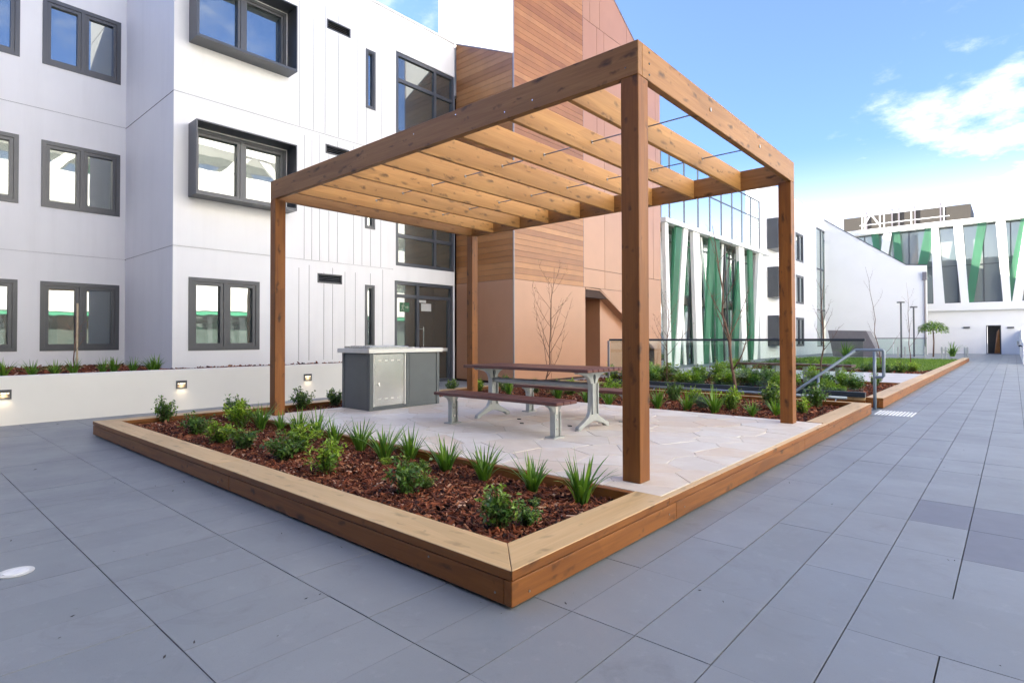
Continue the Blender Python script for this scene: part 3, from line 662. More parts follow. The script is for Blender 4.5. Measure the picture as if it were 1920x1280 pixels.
# --- low white wall with raised bed
WX, WT = -8.72, 0.672
lw = empty('garden_wall', (WX, 2, 0), 'long low cream rendered garden wall below the white building', 'wall')
MB().box(WX - .2, WX, -7, 6.55, -.02, WT).obj('wall', 'cream', lw, (WX, 2, 0), .006)
MB().box(FX - .02, WX - .2, 6.4, 6.55, -.02, WT - .001).obj('return_wall', 'cream', lw, (WX, 2, 0))
b = MB().box(LX + .001, WX - .201, -7, RY - .01, 0, WT - .07); b.box(FX + .001, WX - .201, RY - .01, 6.4, 0, WT - .071)
tag(b.obj('raised_bed_soil', 'soil'), kind='structure')
for k, (ya, who) in enumerate([(-.68, 'lit recessed louvred light in the low wall, farthest from the barbecue'), (1.535, 'lit recessed louvred light in the low wall, between the other two wall lights'), (3.785, 'lit recessed louvred light in the low wall, nearest the barbecue')]):
    wl = empty('wall_light', (WX, ya + .08, .35), who, 'wall light', 'recessed lights in the low wall')
    cw_ = cx(WX); yb = ya + .165
    frame_mb(cw_, ya, yb, .357, .490, .018, -.004, .010).obj('frame', 'frame', wl)
    bxo('lens', WX + .0005, WX + .003, ya + .018, yb - .018, .375, .472, 'frame', wl)
    for q in range(4): bxo('diode', WX + .003, WX + .006, ya + .026 + q * .031, ya + .048 + q * .031, .432, .448, 'lamp', wl)
    for q in range(2): bxo('louvre', WX + .003, WX + .009, ya + .02, yb - .02, .385 + .02 * q, .393 + .02 * q, 'stake', wl)
    ld = bpy.data.lights.new('wall_light_glow', 'SPOT'); ld.energy = 0.8; ld.spot_size = math.radians(95); ld.spot_blend = 1; ld.color = (1, .78, .5); ld.shadow_soft_size = .04
    lo = bpy.data.objects.new('wall_light_glow', ld); COL.objects.link(lo); lo.parent = wl; lo.location = (.03, 0, .09); lo.rotation_euler = (0, math.radians(28), 0)

# --- brown clad building
BX, BY = -7.90, 9.05
bb = empty('brown_building', (-9, 12, 0), 'tall rust brown clad building with horizontal boards above copper panels', 'building')
def roofz(y): return 12.03 - 0.625 * (y - 13.94)
MB().prism([(BX - .03, BY + .03, 2.4), (BX - .03, 17.08, 2.4), (BX - .03, 17.08, roofz(17.08) - .03), (BX - .03, BY + .03, roofz(BY) - .1)], (-.25, 0, 0)).obj('backing_wall', 'browncore', bb)
MB().box(-10.04, BX - .05, BY + .03, BY + .12, 0, 8.3).box(BX - .28, BX - .03, BY + .03, 12.26, 0, 2.39).obj('backing_wall', 'browncore', bb)
MB().box(-16, -9.2, 9.2, 17.1, 0, 9).obj('core', 'browncore', bb)
PIT, GAPB = 0.1495, 0.0075
def ltop(x): return 9.44 + (x + 10.1) * (8.38 - 9.44) / 2.4
k = 0
zb_ = 2.692
while zb_ < 9.5:
    za, zc_ = zb_, zb_ + PIT - GAPB; pts = [(-10.03, za), (BX - .035, za), (BX - .035, zc_), (-10.03, zc_)]
    pts = clip(pts, (-10.1, 9.44), (0.4417, 1.0))
    if len(pts) > 2: MB().prism([(x, BY, z) for x, z in pts], (0, .022, 0)).obj('cladding_board', 'board', bb, (-9, BY, za))
    zb_ += PIT
zb_ = 2.692; shared = None
while zb_ < 15.0:
    za, zc_ = zb_, zb_ + PIT - GAPB; pts = [(BY + .035, za), (12.19, za), (12.19, zc_), (BY + .035, zc_)]
    if zc_ > roofz(12.2) - .1: pts = clip(pts, (13.94, 12.0), (0.625, 1.0))
    if len(pts) > 2:
        if len(pts) == 4 and zc_ <= roofz(12.2) - .1:
            if shared is None: shared = MB().prism([(0, y - 10.6, z - za) for y, z in pts], (-.022, 0, 0)); shared = me_from('cladding_board', shared.v, shared.f)
            link('cladding_board', shared, 'board', bb, (BX, 10.6, za))
        else: MB().prism([(BX, y, z) for y, z in pts], (-.022, 0, 0)).obj('cladding_board', 'board', bb, (BX, 10.6, za))
    zb_ += PIT
bxo('corner_trim', BX - .032, BX + .006, BY - .006, BY + .032, 0.02, roofz(BY), 'trim', bb, .003)
bxo('corner_trim', BX - .01, BX + .003, 12.192, 12.204, 2.69, roofz(12.2), 'trim', bb)
PG = 0.007
def panel(ya, yb, za, zb2, top=None, poly=None):
    pts = poly or [(ya + PG, za + PG), (yb - PG, za + PG), (yb - PG, zb2 - PG), (ya + PG, zb2 - PG)]
    if top: pts = clip(pts, (13.94, 12.03), (0.625, 1.0))
    if len(pts) > 2: MB().prism([(BX, y, z) for y, z in pts], (-.02, 0, 0)).obj('panel', 'panel', bb, (BX, (ya + yb) / 2, za))
for xa, xb in [(-10.03, -9.25), (-9.25, BX - .03)]: MB().prism([(xa + PG, BY, .06), (xb - PG, BY, .06), (xb - PG, BY, 2.682), (xa + PG, BY, 2.682)], (0, .02, 0)).obj('panel', 'panel', bb, ((xa + xb) / 2, BY, 0))
panel(BY + .03, 10.62, .05, 2.69); panel(10.62, 12.28, .05, 2.69)
panel(12.20, 13.36, 2.69, 3.25); panel(13.36, 14.60, 2.69, 3.25); panel(12.20, 12.30, 2.69, 2.7)
sl = lambda y: 2.63 - (y - 13.08) * .515
panel(13.36, 14.6, 0, 0, poly=[(13.09, 2.684), (14.59, sl(14.6) + .03), (14.59, 2.684)])
panel(14.6, 15.8, 0, 0, poly=[(14.61, sl(14.61) + .03), (15.79, sl(15.79) + .03), (15.79, 3.24), (14.61, 3.24)])
panel(15.8, 17.1, 0, 0, poly=[(15.81, sl(15.81) + .03), (16.6, sl(16.6) + .03), (16.6, .05), (17.08, .05), (17.08, 3.24), (15.81, 3.24)])
for za, zb2, ys in [(3.25, 7.0, (12.2, 13.36, 14.6, 15.8, 16.55, 17.1)), (7.0, 10.73, (12.2, 12.95, 13.36, 14.6, 15.8, 16.75, 17.1)), (10.73, 15, (12.2, 12.58, 13.12, 14.77, 16.1, 17.1))]:
    for i in range(len(ys) - 1): panel(ys[i], ys[i + 1], za, zb2, top=True)
# sloping stair recess cut into the copper panels
MB().prism([(BX - .001, 12.30, 2.685), (BX - .001, 12.30, 2.63), (BX - .001, 13.08, 2.63), (BX - .001, 16.6, sl(16.6)), (BX - .001, 16.6, sl(16.6) + .028), (BX - .001, 13.09, 2.66)], (-1.2, 0, 0)).obj('recess_soffit', 'panel', bb, (BX, 13, 2.6))
MB().box(-9.6, BX - .29, 13.52, 16.6, 0.02, 2.40).obj('recess_wall', 'panel', bb, (-8.2, 13.5, 0))
MB().box(-9.75, -9.6, 12.2, 17.1, 0, 2.7).obj('recess_back', 'panel', bb, (-9.6, 13, 0))
MB().box(-9.6, BX - .03, 12.27, 12.295, 0.0, 2.62).obj('recess_side', 'panel', bb, (-9.6, 12.3, 0))
MB().box(-12, BX - .002, 17.085, 17.11, 0.0, roofz(17.1)).obj('end_wall', 'panel', bb, (-9.6, 17.1, 0))
b = MB(); b.prism([(BX + .012, BY, roofz(BY)), (BX + .012, 17.12, roofz(17.12)), (BX + .012, 17.12, roofz(17.12) + .06), (BX + .012, BY, roofz(BY) + .06)], (-.3, 0, 0)); b.obj('roof_flashing', 'trim', bb)
b = MB(); b.prism([(-10.04, BY - .012, ltop(-10.04)), (BX - .034, BY - .012, ltop(BX)), (BX - .034, BY - .012, ltop(BX) + .04), (-10.04, BY - .012, ltop(-10.04) + .04)], (0, .12, 0)); b.obj('roof_flashing', 'trim', bb)
wt = empty('white_tower', (-10, 9.7, 9), 'plain off-white upper wall rising behind the rust brown boards', 'building')
MB().box(gy(823, 40, 9.08).x, BX - .036, 9.076, 9.4, 8.0, 15.5).obj('wall', 'whitepaint', wt)

# --- glass building with slanted columns
GXC = -9.0
gb = empty('glass_building', (-10, 25, 0), 'glass fronted building with slanted white and green columns beyond the brown building', 'building')
y_a, y_b = 19.0, 31.3
MB().box(-16, GXC - .75, y_a - 1.6, y_b, -1, 5.8).obj('core', 'darkroom', gb)
cg = cx(GXC - .42)
fgrid(gb, 'curtain_wall', cg, y_a - 1.2, y_b, -.6, 6.0, [y_a + .3 + 1.32 * k for k in range(10)], [3.05, 5.3], 'frame', 'pane_green', .06)
MB().box(GXC - .40, GXC - .25, y_a - 1.2, y_b, 2.65, 2.95).obj('floor_band', 'greypaint', gb)
# parapet glass with mullions over the columns
pxs = [1239, 1255.5, 1283, 1309, 1331, 1352.5, 1372.5, 1391, 1407.5, 1423.5]
ya = [gx(p, 400, GXC).y for p in pxs]; ztop = 8.80; zlo = 5.95
for k, y in enumerate(ya): MB().box(GXC - .04, GXC + .02, y - .03, y + .03, zlo, ztop).obj('mullion', 'frame', gb, (GXC, y, zlo))
for k in range(len(ya) - 1):
    MB().box(GXC - .012, GXC, ya[k] + .035, ya[k + 1] - .035, zlo + .05, ztop - .05).obj('pane', 'sheer', gb, (GXC, ya[k], zlo))
MB().box(GXC - .03, GXC + .03, ya[0], ya[-1], ztop - .05, ztop).obj('top_rail', 'frame', gb)
MB().box(GXC - .025, GXC + .022, ya[0], ya[-1], 7.75, 7.80).obj('transom', 'frame', gb)
MB().box(GXC + .05, GXC + .32, ya[0] - .2, ya[-1] + .8, 5.80, 5.98).obj('edge_beam', 'whitemetal', gb)
MB().box(GXC - .8, GXC - .05, ya[0] - .2, ya[-1], 5.82, 5.96).obj('roof_slab', 'greypaint', gb)
cols = [('w', 1240, 1246, 1246, 1253), ('g', 1264, 1275, 1249, 1259), ('w', 1275.5, 1284, 1258.5, 1268), ('w', 1293, 1305, 1301, 1313), ('g', 1328, 1338, 1316, 1325),
        ('g', 1338.5, 1345, 1343, 1353), ('g', 1383, 1390, 1371, 1380), ('w', 1379, 1389, 1387, 1396), ('g', 1400, 1407, 1405, 1412), ('w', 1417, 1424, 1407.5, 1414.5)]
for q, (kind, ta, tb_, ba, bb_) in enumerate(cols):
    X_ = GXC + (.06 if kind == 'w' else .10)
    P = [gx(ta, 430, X_).y, gx(tb_, 430, X_).y, gx(bb_, 680, X_).y, gx(ba, 680, X_).y]
    z_t, z_b = 5.80, 0.0
    MB().prism([(X_, P[0], z_t), (X_, P[1], z_t), (X_, P[2], z_b), (X_, P[3], z_b)], (.16 if kind == 'w' else .10, 0, 0)).obj('white_column' if kind == 'w' else 'green_fin', 'whitepaint' if kind == 'w' else 'greenglass', gb, (X_, P[0], 0))

rcol = random.Random(21)
for q in range(13):
    kind = 'wgwmg'[q % 5]; yt = 19.6 + q * .88; lean = rcol.uniform(-.55, .55); wq = rcol.uniform(.12, .26); X_ = GXC - .16
    MB().prism([(X_, yt + lean, 5.80), (X_, yt + lean + wq, 5.80), (X_, yt - lean + wq, 0), (X_, yt - lean, 0)], (.06, 0, 0)).obj({'w': 'white_strip', 'g': 'green_strip', 'm': 'grey_strip'}[kind], {'w': 'whitepaint', 'g': 'greenglass', 'm': 'frame'}[kind], gb, (X_, yt, 0))

# --- white rear building and end wall
rb = empty('rear_white_building', (-9.2, 38, 0), 'white rendered rear building with small projecting windows past the glass building', 'building')
RX = -9.02; ZR = 10.2
cb = cx(RX)
def rrect(pa, pya, pb, pyb):
    A_, B_ = gx(pa, pya, RX), gx(pb, pyb, RX); return A_.y, B_.y, B_.z, A_.z
rw = [rrect(1491, 421, 1506, 452), rrect(1492, 498, 1507, 532), rrect(1493, 606, 1508, 634)]
rw = [(rw[0][0], rw[0][1], z, z + 1.9) for z in (6.2, 3.4, .6)]
strip = (gx(1531, 500, RX).y, gx(1550, 500, RX).y, 0.5, 9.2)
wall_part('wall', 31.32, 49.4, 0, ZR, [(*r, .12, False) for r in rw] + [(*strip, .15, False)] + [(31.4, 49.4, z, z + .04, .02, True) for z in (3.0, 5.9)], cb, 'white', rb)
MB().box(-9.7, RX - .2, 31.4, 49.4, 0, ZR - .05).obj('core', 'darkroom', rb)
MB().box(-9.75, RX, 31.3, 31.32, 0, ZR).box(-9.75, RX + .02, 31.3, 49.4, ZR, ZR + .05).obj('parapet', 'white', rb)
for r in rw: casement(rb, cb, *r)
fgrid(rb, 'strip_window', cb, *strip, [(strip[0] + strip[1]) / 2], [3.2, 6.2], 'frame', 'pane_green', .08)
yh = (gx(1449, 450, RX + .5).y, gx(1461, 450, RX + .5).y)
for z in (6.3, 3.5, .7):
    hb = frame_mb(cb, 32.6, 34.4, z, z + 1.75, .05, .001, .60).obj('window_hood', 'frame', rb, (RX, 33.5, z))
    MB().box(RX + .01, RX + .03, 32.66, 34.34, z + .06, z + 1.69).obj('pane', 'pane', hb, (RX, 33.5, z))
EY = 46.0
ew = empty('end_wall', (-6, EY, 0), 'large blank white wall with a diagonal top edge in front of the green and white facade', 'wall')
def P_(px, py, y): p = gy(px, py, y); return (p.x, y, p.z)
d1, d2, d3 = gy(1560, 421, EY), gy(1699, 497, EY), gy(1737, 497.5, EY)
MB().prism([(RX, EY, -4), (RX, EY, d1.z + (d1.x - RX) * .7), (d1.x, EY, d1.z), (d2.x, EY, d2.z), (d3.x, EY, d3.z), (d3.x, EY, -4)], (0, .35, 0)).obj('wall', 'whitepaint', ew)
MB().prism([(RX, EY - .03, d1.z + (d1.x - RX) * .7), (d2.x, EY - .03, d2.z), (d3.x, EY - .03, d3.z), (d3.x, EY - .03, d3.z + .07), (d2.x, EY - .03, d2.z + .07), (RX, EY - .03, d1.z + (d1.x - RX) * .7 + .07)], (0, .42, 0)).obj('coping', 'frame', ew)
MB().tube([(d3.x - .1, EY - .06, 0), (d3.x - .1, EY - .06, d3.z - .9)], .05, 8).box(d3.x - .22, d3.x + .02, EY - .18, EY, d3.z - 1.0, d3.z - .45).obj('downpipe', 'trim', ew)

# --- far building with green and white slanted columns
VY = 50.0
vb = empty('column_facade_building', (0, VY, 0), 'far building with slanted white and green columns above a white ground floor', 'building')
vx0, vx1, vzb, vzt = -9.6, 9.0, 3.62, 9.10
cv_ = cyl(VY)
fgrid(vb, 'curtain_wall', cv_, vx0, vx1, vzb, vzt + .1, [-8.6 + 1.45 * k for k in range(12)], [6.35], 'frame', 'pane_far', .07, -.5, -.42)
MB().box(vx0, vx1, VY - .25, VY + 6, vzt + .1, vzt + .48).obj('roof_edge', 'whitepaint', vb)
MB().box(vx0, vx1, VY - .30, VY + .3, 3.08, vzb).obj('fascia', 'whitepaint', vb)
MB().box(vx0, vx1, VY + .4, VY + 6, 3.1, 3.55).obj('slab', 'white', vb)
MB().box(vx0, vx1, VY + 1.6, VY + 6, 3.56, vzt + .1).obj('core', 'greypaint', vb)
for z in (6.1,): MB().box(vx0, vx1, VY + .55, VY + 1.6, z, z + .3).obj('slab', 'greypaint', vb)
dA, dB = gy(1849, 613, VY), gy(1877, 613, VY)
wall_part('wall', vx0, vx1, 0, 3.08, [(dA.x, dB.x, 0, 2.0, .2, False)], cyl(VY), 'whitepaint', vb)
dd = frame_mb(cyl(VY), dA.x, dB.x, 0, 2.0, .05, -.2, .02).obj('door_frame', 'frame', vb, (dA.x, VY, 0))
MB().box(dA.x + .05, dB.x - .05, VY + .9, VY + 1.0, 0, 2.0).obj('dark_room', 'darkroom', dd)
MB().prism([(dA.x + .42, VY + .4, .05), (dB.x - .06, VY + .15, .05), (dB.x - .1, VY + .15, 1.75), (dA.x + .56, VY + .4, 1.55)], (0, .03, 0)).obj('door_leaf', 'wood', dd)
for px in (1812.5, 1895):
    q = gy(px, 614, VY); bxo('sconce', q.x - .18, q.x + .18, VY - .1, VY - .001, q.z - .05, q.z + .06, 'frame', vb)
vcols = [('g', 350, 402, 290, 372, 412, 420), ('w', 440, 497, 280, 415, 470, 450), ('g', 498, 552, 278, 520, 575, 505), ('g', 735, 800, 250, 680, 745, 520), ('w', 775, 826, 248, 792, 870, 775),
         ('w', 930, 996, 232, 985, 1042, 772), ('g', 1104, 1166, 215, 1020, 1078, 760), ('w', 1230, 1300, 202, 1282, 1340, 762), ('g', 1410, 1478, 185, 1290, 1350, 758), ('w', 1440, 1500, 185, 1350, 1420, 756)]
for kind, ta, tb_, ty, ba, bb_, by in vcols:
    s_ = 380 / 1431; q = lambda x, y, Y_: gy(1540 + x * s_, 360 + y * s_, Y_)
    Y_ = VY - (.16 if kind == 'w' else .10)
    a, c, d, e_ = q(ta, ty, Y_), q(tb_, ty, Y_), q(bb_, by, Y_), q(ba, by, Y_)
    def ext(p, r, z): t = (z - p.z) / (r.z - p.z); return p.x + (r.x - p.x) * t
    zT, zB = vzt + .09, vzb + .002
    MB().prism([(ext(a, e_, zT), Y_, zT), (ext(c, d, zT), Y_, zT), (ext(c, d, zB), Y_, zB), (ext(a, e_, zB), Y_, zB)], (0, .14 if kind == 'w' else .04, 0)).obj('white_column' if kind == 'w' else 'green_fin', 'whitepaint' if kind == 'w' else 'greenglass', vb, (a.x, Y_, zB))
for k in range(4):
    xx = 3.3 + k * 1.7; MB().prism([(xx, VY - .12, vzt + .09), (xx + .5, VY - .12, vzt + .09), (xx + (.9 if k % 2 else .1), VY - .12, vzb), (xx + (.4 if k % 2 else -.4), VY - .12, vzb)], (0, .1, 0)).obj('white_column' if k % 2 else 'green_fin', 'white' if k % 2 else 'greenglass', vb, (xx, VY, vzb))
pr = empty('plant_room', (-5, 56, 9.5), 'grey-brown rooftop plant screen above the green and white facade', 'plant room')
qa, qb = gy(1582, 411, 56), gy(1820, 383, 56)
MB().box(qa.x, qb.x, 56, 61, 9.58, qa.z).obj('screen', 'plantgrey', pr)
for px in (1625, 1673, 1686, 1716, 1764):
    q = gy(px, 420, 56); bxo('stay', q.x - .05, q.x + .05, 55.9, 55.998, 9.6, qa.z + .35, 'trim', pr)
rr = empty('roof_railing', (-4, 51.5, 9.58), 'white metal safety railing and ladder frame on the far roof edge', 'railing')
ra, rc = gy(1612, 415, 51.5), gy(1780, 396, 51.5)
for z in (10.2, 10.95): MB().box(ra.x, rc.x, 51.47, 51.53, z, z + .055).obj('rail', 'whitemetal', rr)
for px in (1617, 1622, 1650, 1658, 1709, 1770):
    q = gy(px, 415, 51.5); bxo('post', q.x - .04, q.x + .04, 51.40, 51.469, 9.58, 11.0, 'whitemetal', rr)
q0, q1 = gy(1617, 415, 51.4).x, gy(1650, 415, 51.4).x
for s_ in (0, 1):
    MB().prism([(q0 if s_ else q1, 51.3, 10.15), (q0 + .5 if s_ else q1 - .5, 51.3, 10.95), (q0 + .62 if s_ else q1 - .62, 51.3, 10.95), (q0 + .1 if s_ else q1 - .1, 51.3, 10.1)], (0, .05, 0)).obj('brace', 'whitemetal', rr)
# side wall at the end of the walkway
sw = empty('walkway_wall', (2, 40, 0), 'white wall along the right end of the grey walkway', 'wall')
MB().box(1.93, 2.2, 31.0, VY, -.02, 1.62).obj('wall', 'white', sw)
hr = empty('wall_handrail', (1.8, 34, .8), 'short dark handrail fixed to the white wall at the end of the walkway', 'handrail')
MB().tube([(1.82, 31.6, .78), (1.80, 34.5, .80), (1.79, 36.5, .95)], .035, 8).obj('rail', 'channel', hr)
for y in (32.2, 35.5): MB().tube([(1.81, y, .80), (1.93, y, .74)], .02, 6).obj('bracket', 'channel', hr)

# --- opposite building behind the camera, seen only as reflections
ob = empty('opposite_building', (13, 6, 0), 'white banded building with green and white slanted columns facing the white building', 'building')
MB().box(12.9, 20, -34, 46, -4, 14.2).obj('core', 'pane_green', ob)
for z in (2.7, 5.7, 8.7, 11.7): MB().box(11.2, 13.0, -34, 46, z, z + (1.75 if z < 11 else 2.6)).obj('balcony_band', 'whitepaint', ob, (12, 5, z))
MB().box(11.3, 12.8, -34, 46, 2.48, 2.698).obj('green_band', 'greenpaint', ob, (12, 5, 2.2))
for k in range(22):
    yy = -33 + k * 3.4; lean = 1.2 if k % 2 else -1.2
    for z in (4.46, 7.46, 10.46): MB().prism([(11.4, yy, z), (11.4, yy + .6, z), (11.4, yy + .6 + lean, z + 1.23), (11.4, yy + lean, z + 1.23)], (.2, 0, 0)).obj('green_fin' if k % 3 == 0 else 'white_column', 'greenpaint' if k % 3 == 0 else 'whitepaint', ob, (11.4, yy, z))

nb = empty('courtyard_shade_block', (-2, -9, 0), 'added unseen dark block behind the walkway, keeping light off the courtyard', 'building')  # unseen block added behind the camera to darken the faces turned towards it
MB().box(-8.5, 9, -16, -7.6, -4, 13.0).obj('wall', 'browncore', nb)
for k in range(3, 7): MB().box(-17 + k * 3.4, -15.2 + k * 3.4, -7.6, -7.55, 1.0, 2.4).obj('window', 'pane_dark', nb, (-16 + k * 3.4, -7.6, 1)); MB().box(-17 + k * 3.4, -15.2 + k * 3.4, -7.6, -7.55, 4.4, 5.8).obj('window', 'pane_dark', nb, (-16 + k * 3.4, -7.6, 4.4))

# ------------------------------------------------------------------ far garden
fp = empty('far_planter', (0, 20, 0), 'long pale timber edged planter running beside the walkway beyond the steps', 'planter')
FP0, FP1 = 9.27, 33.4
for ya, yb in [(FP0, 13.3), (13.303, 17.3), (17.303, 22.5), (22.503, 28), (28.003, FP1)]:
    glare_top(board('cap_board', -.24, 0.012, ya, yb, HP - .05, HP, 'y', 'glare_capwood', fp, .003))
    board('fascia_board', -.05, .008, ya + .002, yb, .012, HP - .052, 'y', 'wood', fp, .003)
board('fascia_board', -.24, -.052, FP0 + .003, FP0 + .045, .012, HP - .052, 'x', 'wood', fp)
board('cap_board', -6.6, -.245, FP0 - .03, FP0 + .08, HP - .055, HP - .004, 'x', 'glare_capwood', fp)
board('fascia_board', -6.6, -.245, FP0 - .02, FP0 + .03, -.6, HP - .057, 'x', 'wood', fp)
board('liner_board', -6.6, -.245, 13.26, 13.3, 0, HP - .004, 'x', 'wood', fp)
b = MB().box(-6.7, -.06, FP0 + .09, 13.255, -.3, .09); tag(b.obj('garden_soil', 'soil'), kind='structure')
b = MB().box(-6.7, -.245, 13.305, 17.3, 0, HP - .006); tag(b.obj('garden_path', 'concrete'), kind='structure')
b = MB().box(-6.7, -.06, 17.305, FP1 - .1, 0, .09); tag(b.obj('lawn_soil', 'soil'), kind='structure')
# lawn: blades as one mass
rg = random.Random(5)
def tone_mesh(me, tones):
    at = me.attributes.new('tone', 'FLOAT', 'FACE'); at.data.foreach_set('value', tones)
v = []; f = []; tn = []
for k in range(26000):
    x = rg.uniform(-6.6, -.26); y = 20.0 + (FP1 - 21.3) * rg.random(); h = rg.uniform(.05, .10); a = rg.uniform(0, 6.28); wd = .012 + .006 * (y - 20) / 12
    n = len(v); v += [(x - math.cos(a) * wd, y - math.sin(a) * wd, .088), (x + math.cos(a) * wd, y + math.sin(a) * wd, .088), (x + rg.uniform(-.04, .04), y + rg.uniform(-.04, .04), .088 + h)]; f.append((n, n + 1, n + 2)); tn.append(rg.random())
v += [(-6.6, 19.9, .11), (-.245, 19.9, .11), (-.245, FP1 - 1.2, .11), (-6.6, FP1 - 1.2, .11)]; n = len(v); f.append((n - 4, n - 3, n - 2, n - 1)); tn.append(.55)
me = me_from('lawn', v, f); tone_mesh(me, tn); lo = link('lawn', me, 'grass'); tag(lo, 'bright green lawn inside the far timber edged planter', 'lawn', kind='stuff')

# ------------------------------------------------------------------ mulch
def mulch(name, rects, n, z, label, amp=0.02, size=1.0, seed=1):
    r = random.Random(seed); v = []; f = []; tn = []
    tot = sum((a[1] - a[0]) * (a[3] - a[2]) for a in rects)
    for a in rects:
        nx = max(2, int((a[1] - a[0]) / .12)); ny = max(2, int((a[3] - a[2]) / .12)); k0 = len(v)
        for i in range(nx + 1):
            for j in range(ny + 1):
                x = a[0] + (a[1] - a[0]) * i / nx; y = a[2] + (a[3] - a[2]) * j / ny; v.append((x, y, z - .012 + amp * noise.noise((x * 2, y * 2, 0))))
        for i in range(nx):
            for j in range(ny):
                q = k0 + i * (ny + 1) + j; f.append((q, q + ny + 1, q + ny + 2, q + 1)); tn.append(.05)
        for _ in range(int(n * (a[1] - a[0]) * (a[3] - a[2]) / tot)):
            l = r.uniform(.012, .038) * size * (1.5 if r.random() < .12 else 1); wd = l * r.uniform(.12, .34); th = r.uniform(.003, .007) * size
            x = r.uniform(a[0] + .01, a[1] - .01); y = r.uniform(a[2] + .01, a[3] - .01); zz = z + amp * noise.noise((x * 2, y * 2, 0)) + r.uniform(-.006, .010)
            m = Matrix.Translation((x, y, zz)) @ Matrix.Rotation(r.uniform(0, 6.28), 4, 'Z') @ Matrix.Rotation(r.gauss(0, .38), 4, 'Y') @ Matrix.Rotation(r.gauss(0, .4), 4, 'X')
            k = len(v); t1, t2 = r.uniform(.3, 1), r.uniform(.3, 1)
            for p in [(-l, -wd * t1, -th), (l, -wd * t2, -th), (l, wd, -th), (-l, wd, -th), (-l * .9, -wd * t1 * .8, th), (l * .9, -wd * t2 * .8, th), (l * .9, wd * .8, th), (-l * .9, wd * .8, th)]: v.append(tuple(m @ Vector(p)))
            f += [(k + 4, k + 5, k + 6, k + 7), (k, k + 1, k + 5, k + 4), (k + 1, k + 2, k + 6, k + 5), (k + 2, k + 3, k + 7, k + 6), (k + 3, k, k + 4, k + 7)]
            tn += [min(1, max(0, r.gauss(.45, .26)))] * 5
    me = me_from(name, v, f); tone_mesh(me, tn); o = link(name, me, 'mulch'); return tag(o, label, 'mulch', kind='stuff')
MZ = 0.105
mulch('bark_mulch', [(-LU + CW, -CW + .0, CW, 1.44)], 13500, MZ, 'red-brown bark mulch filling the front bed of the timber planter', seed=1)
mulch('bark_mulch', [(-LU + CW, -5.81, 1.44, 8.18)], 3500, MZ, 'red-brown bark mulch in the narrow side bed behind the barbecue', seed=2)
mulch('bark_mulch', [(-5.81, -CW, 5.60, 8.18)], 8000, MZ, 'red-brown bark mulch in the back bed behind the picnic table', seed=3, size=1.2)
mulch('bark_mulch', [(-6.6, -.25, FP0 + .1, 13.25)], 5000, .11, 'red-brown bark mulch in the bed beyond the glass balustrade', seed=4, size=1.7)
mulch('bark_mulch', [(-6.6, -.25, 17.31, 20.2)], 2600, .11, 'red-brown bark mulch along the near edge of the lawn', seed=5, size=2.4)
mulch('bark_mulch', [(LX + .02, WX - .21, -3.5, RY - .03), (FX + .02, WX - .21, RY - .03, 6.38)], 4500, WT - .05, 'red-brown bark mulch in the raised bed behind the low white wall', seed=6, size=1.6)

# ------------------------------------------------------------------ plants
def strap_mesh(seed, n=46, h=0.30, spread=1.0):
    r = random.Random(seed); v = []; f = []; tn = []
    for k in range(n):
        a = r.uniform(0, 6.283); lean = r.uniform(.08, .95) * spread; L_ = h * r.uniform(.65, 1.18); wd = r.uniform(.007, .0135); d = Vector((math.cos(a), math.sin(a), 0)); s_ = Vector((-d.y, d.x, 0)); p = d * r.uniform(0, .035) + s_ * r.uniform(-.02, .02)
        t0 = r.random(); segs = 6; ang = 1.5 - lean * .35; k0 = len(v); drop = r.uniform(.06, .24) * lean; tw = r.uniform(-.5, .5)
        for i in range(segs + 1):
            t = i / segs; wi = wd * (1 - t ** 2.2) * (.65 + .35 * min(1, t * 4)) + .0006; sd2 = (s_ * math.cos(tw * t) + Vector((0, 0, 1)) * math.sin(tw * t))
            v += [tuple(p - sd2 * wi), tuple(p + Vector((0, 0, -.25 * wi))), tuple(p + sd2 * wi)]
            p = p + (d * math.cos(ang) + Vector((0, 0, math.sin(ang)))) * (L_ / segs); ang -= drop
        for i in range(segs):
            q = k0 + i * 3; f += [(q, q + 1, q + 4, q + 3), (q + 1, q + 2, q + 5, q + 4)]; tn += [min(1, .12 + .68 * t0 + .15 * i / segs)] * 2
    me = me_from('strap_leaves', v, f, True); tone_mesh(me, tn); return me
def leaf_quad(v, f, tn, p, d, up, L_, wd, tone):
    d = d.normalized(); s_ = d.cross(up)
    if s_.length < 1e-3: s_ = d.orthogonal()
    s_.normalize(); n = s_.cross(d); k = len(v)
    v += [tuple(p), tuple(p + d * L_ * .45 + s_ * wd + n * wd * .3), tuple(p + d * L_ - n * L_ * .12), tuple(p + d * L_ * .45 - s_ * wd + n * wd * .3), tuple(p + d * L_ * .5 - n * wd * .05)]
    f += [(k, k + 1, k + 4), (k + 1, k + 2, k + 4), (k + 2, k + 3, k + 4), (k + 3, k, k + 4)]; tn += [tone] * 4
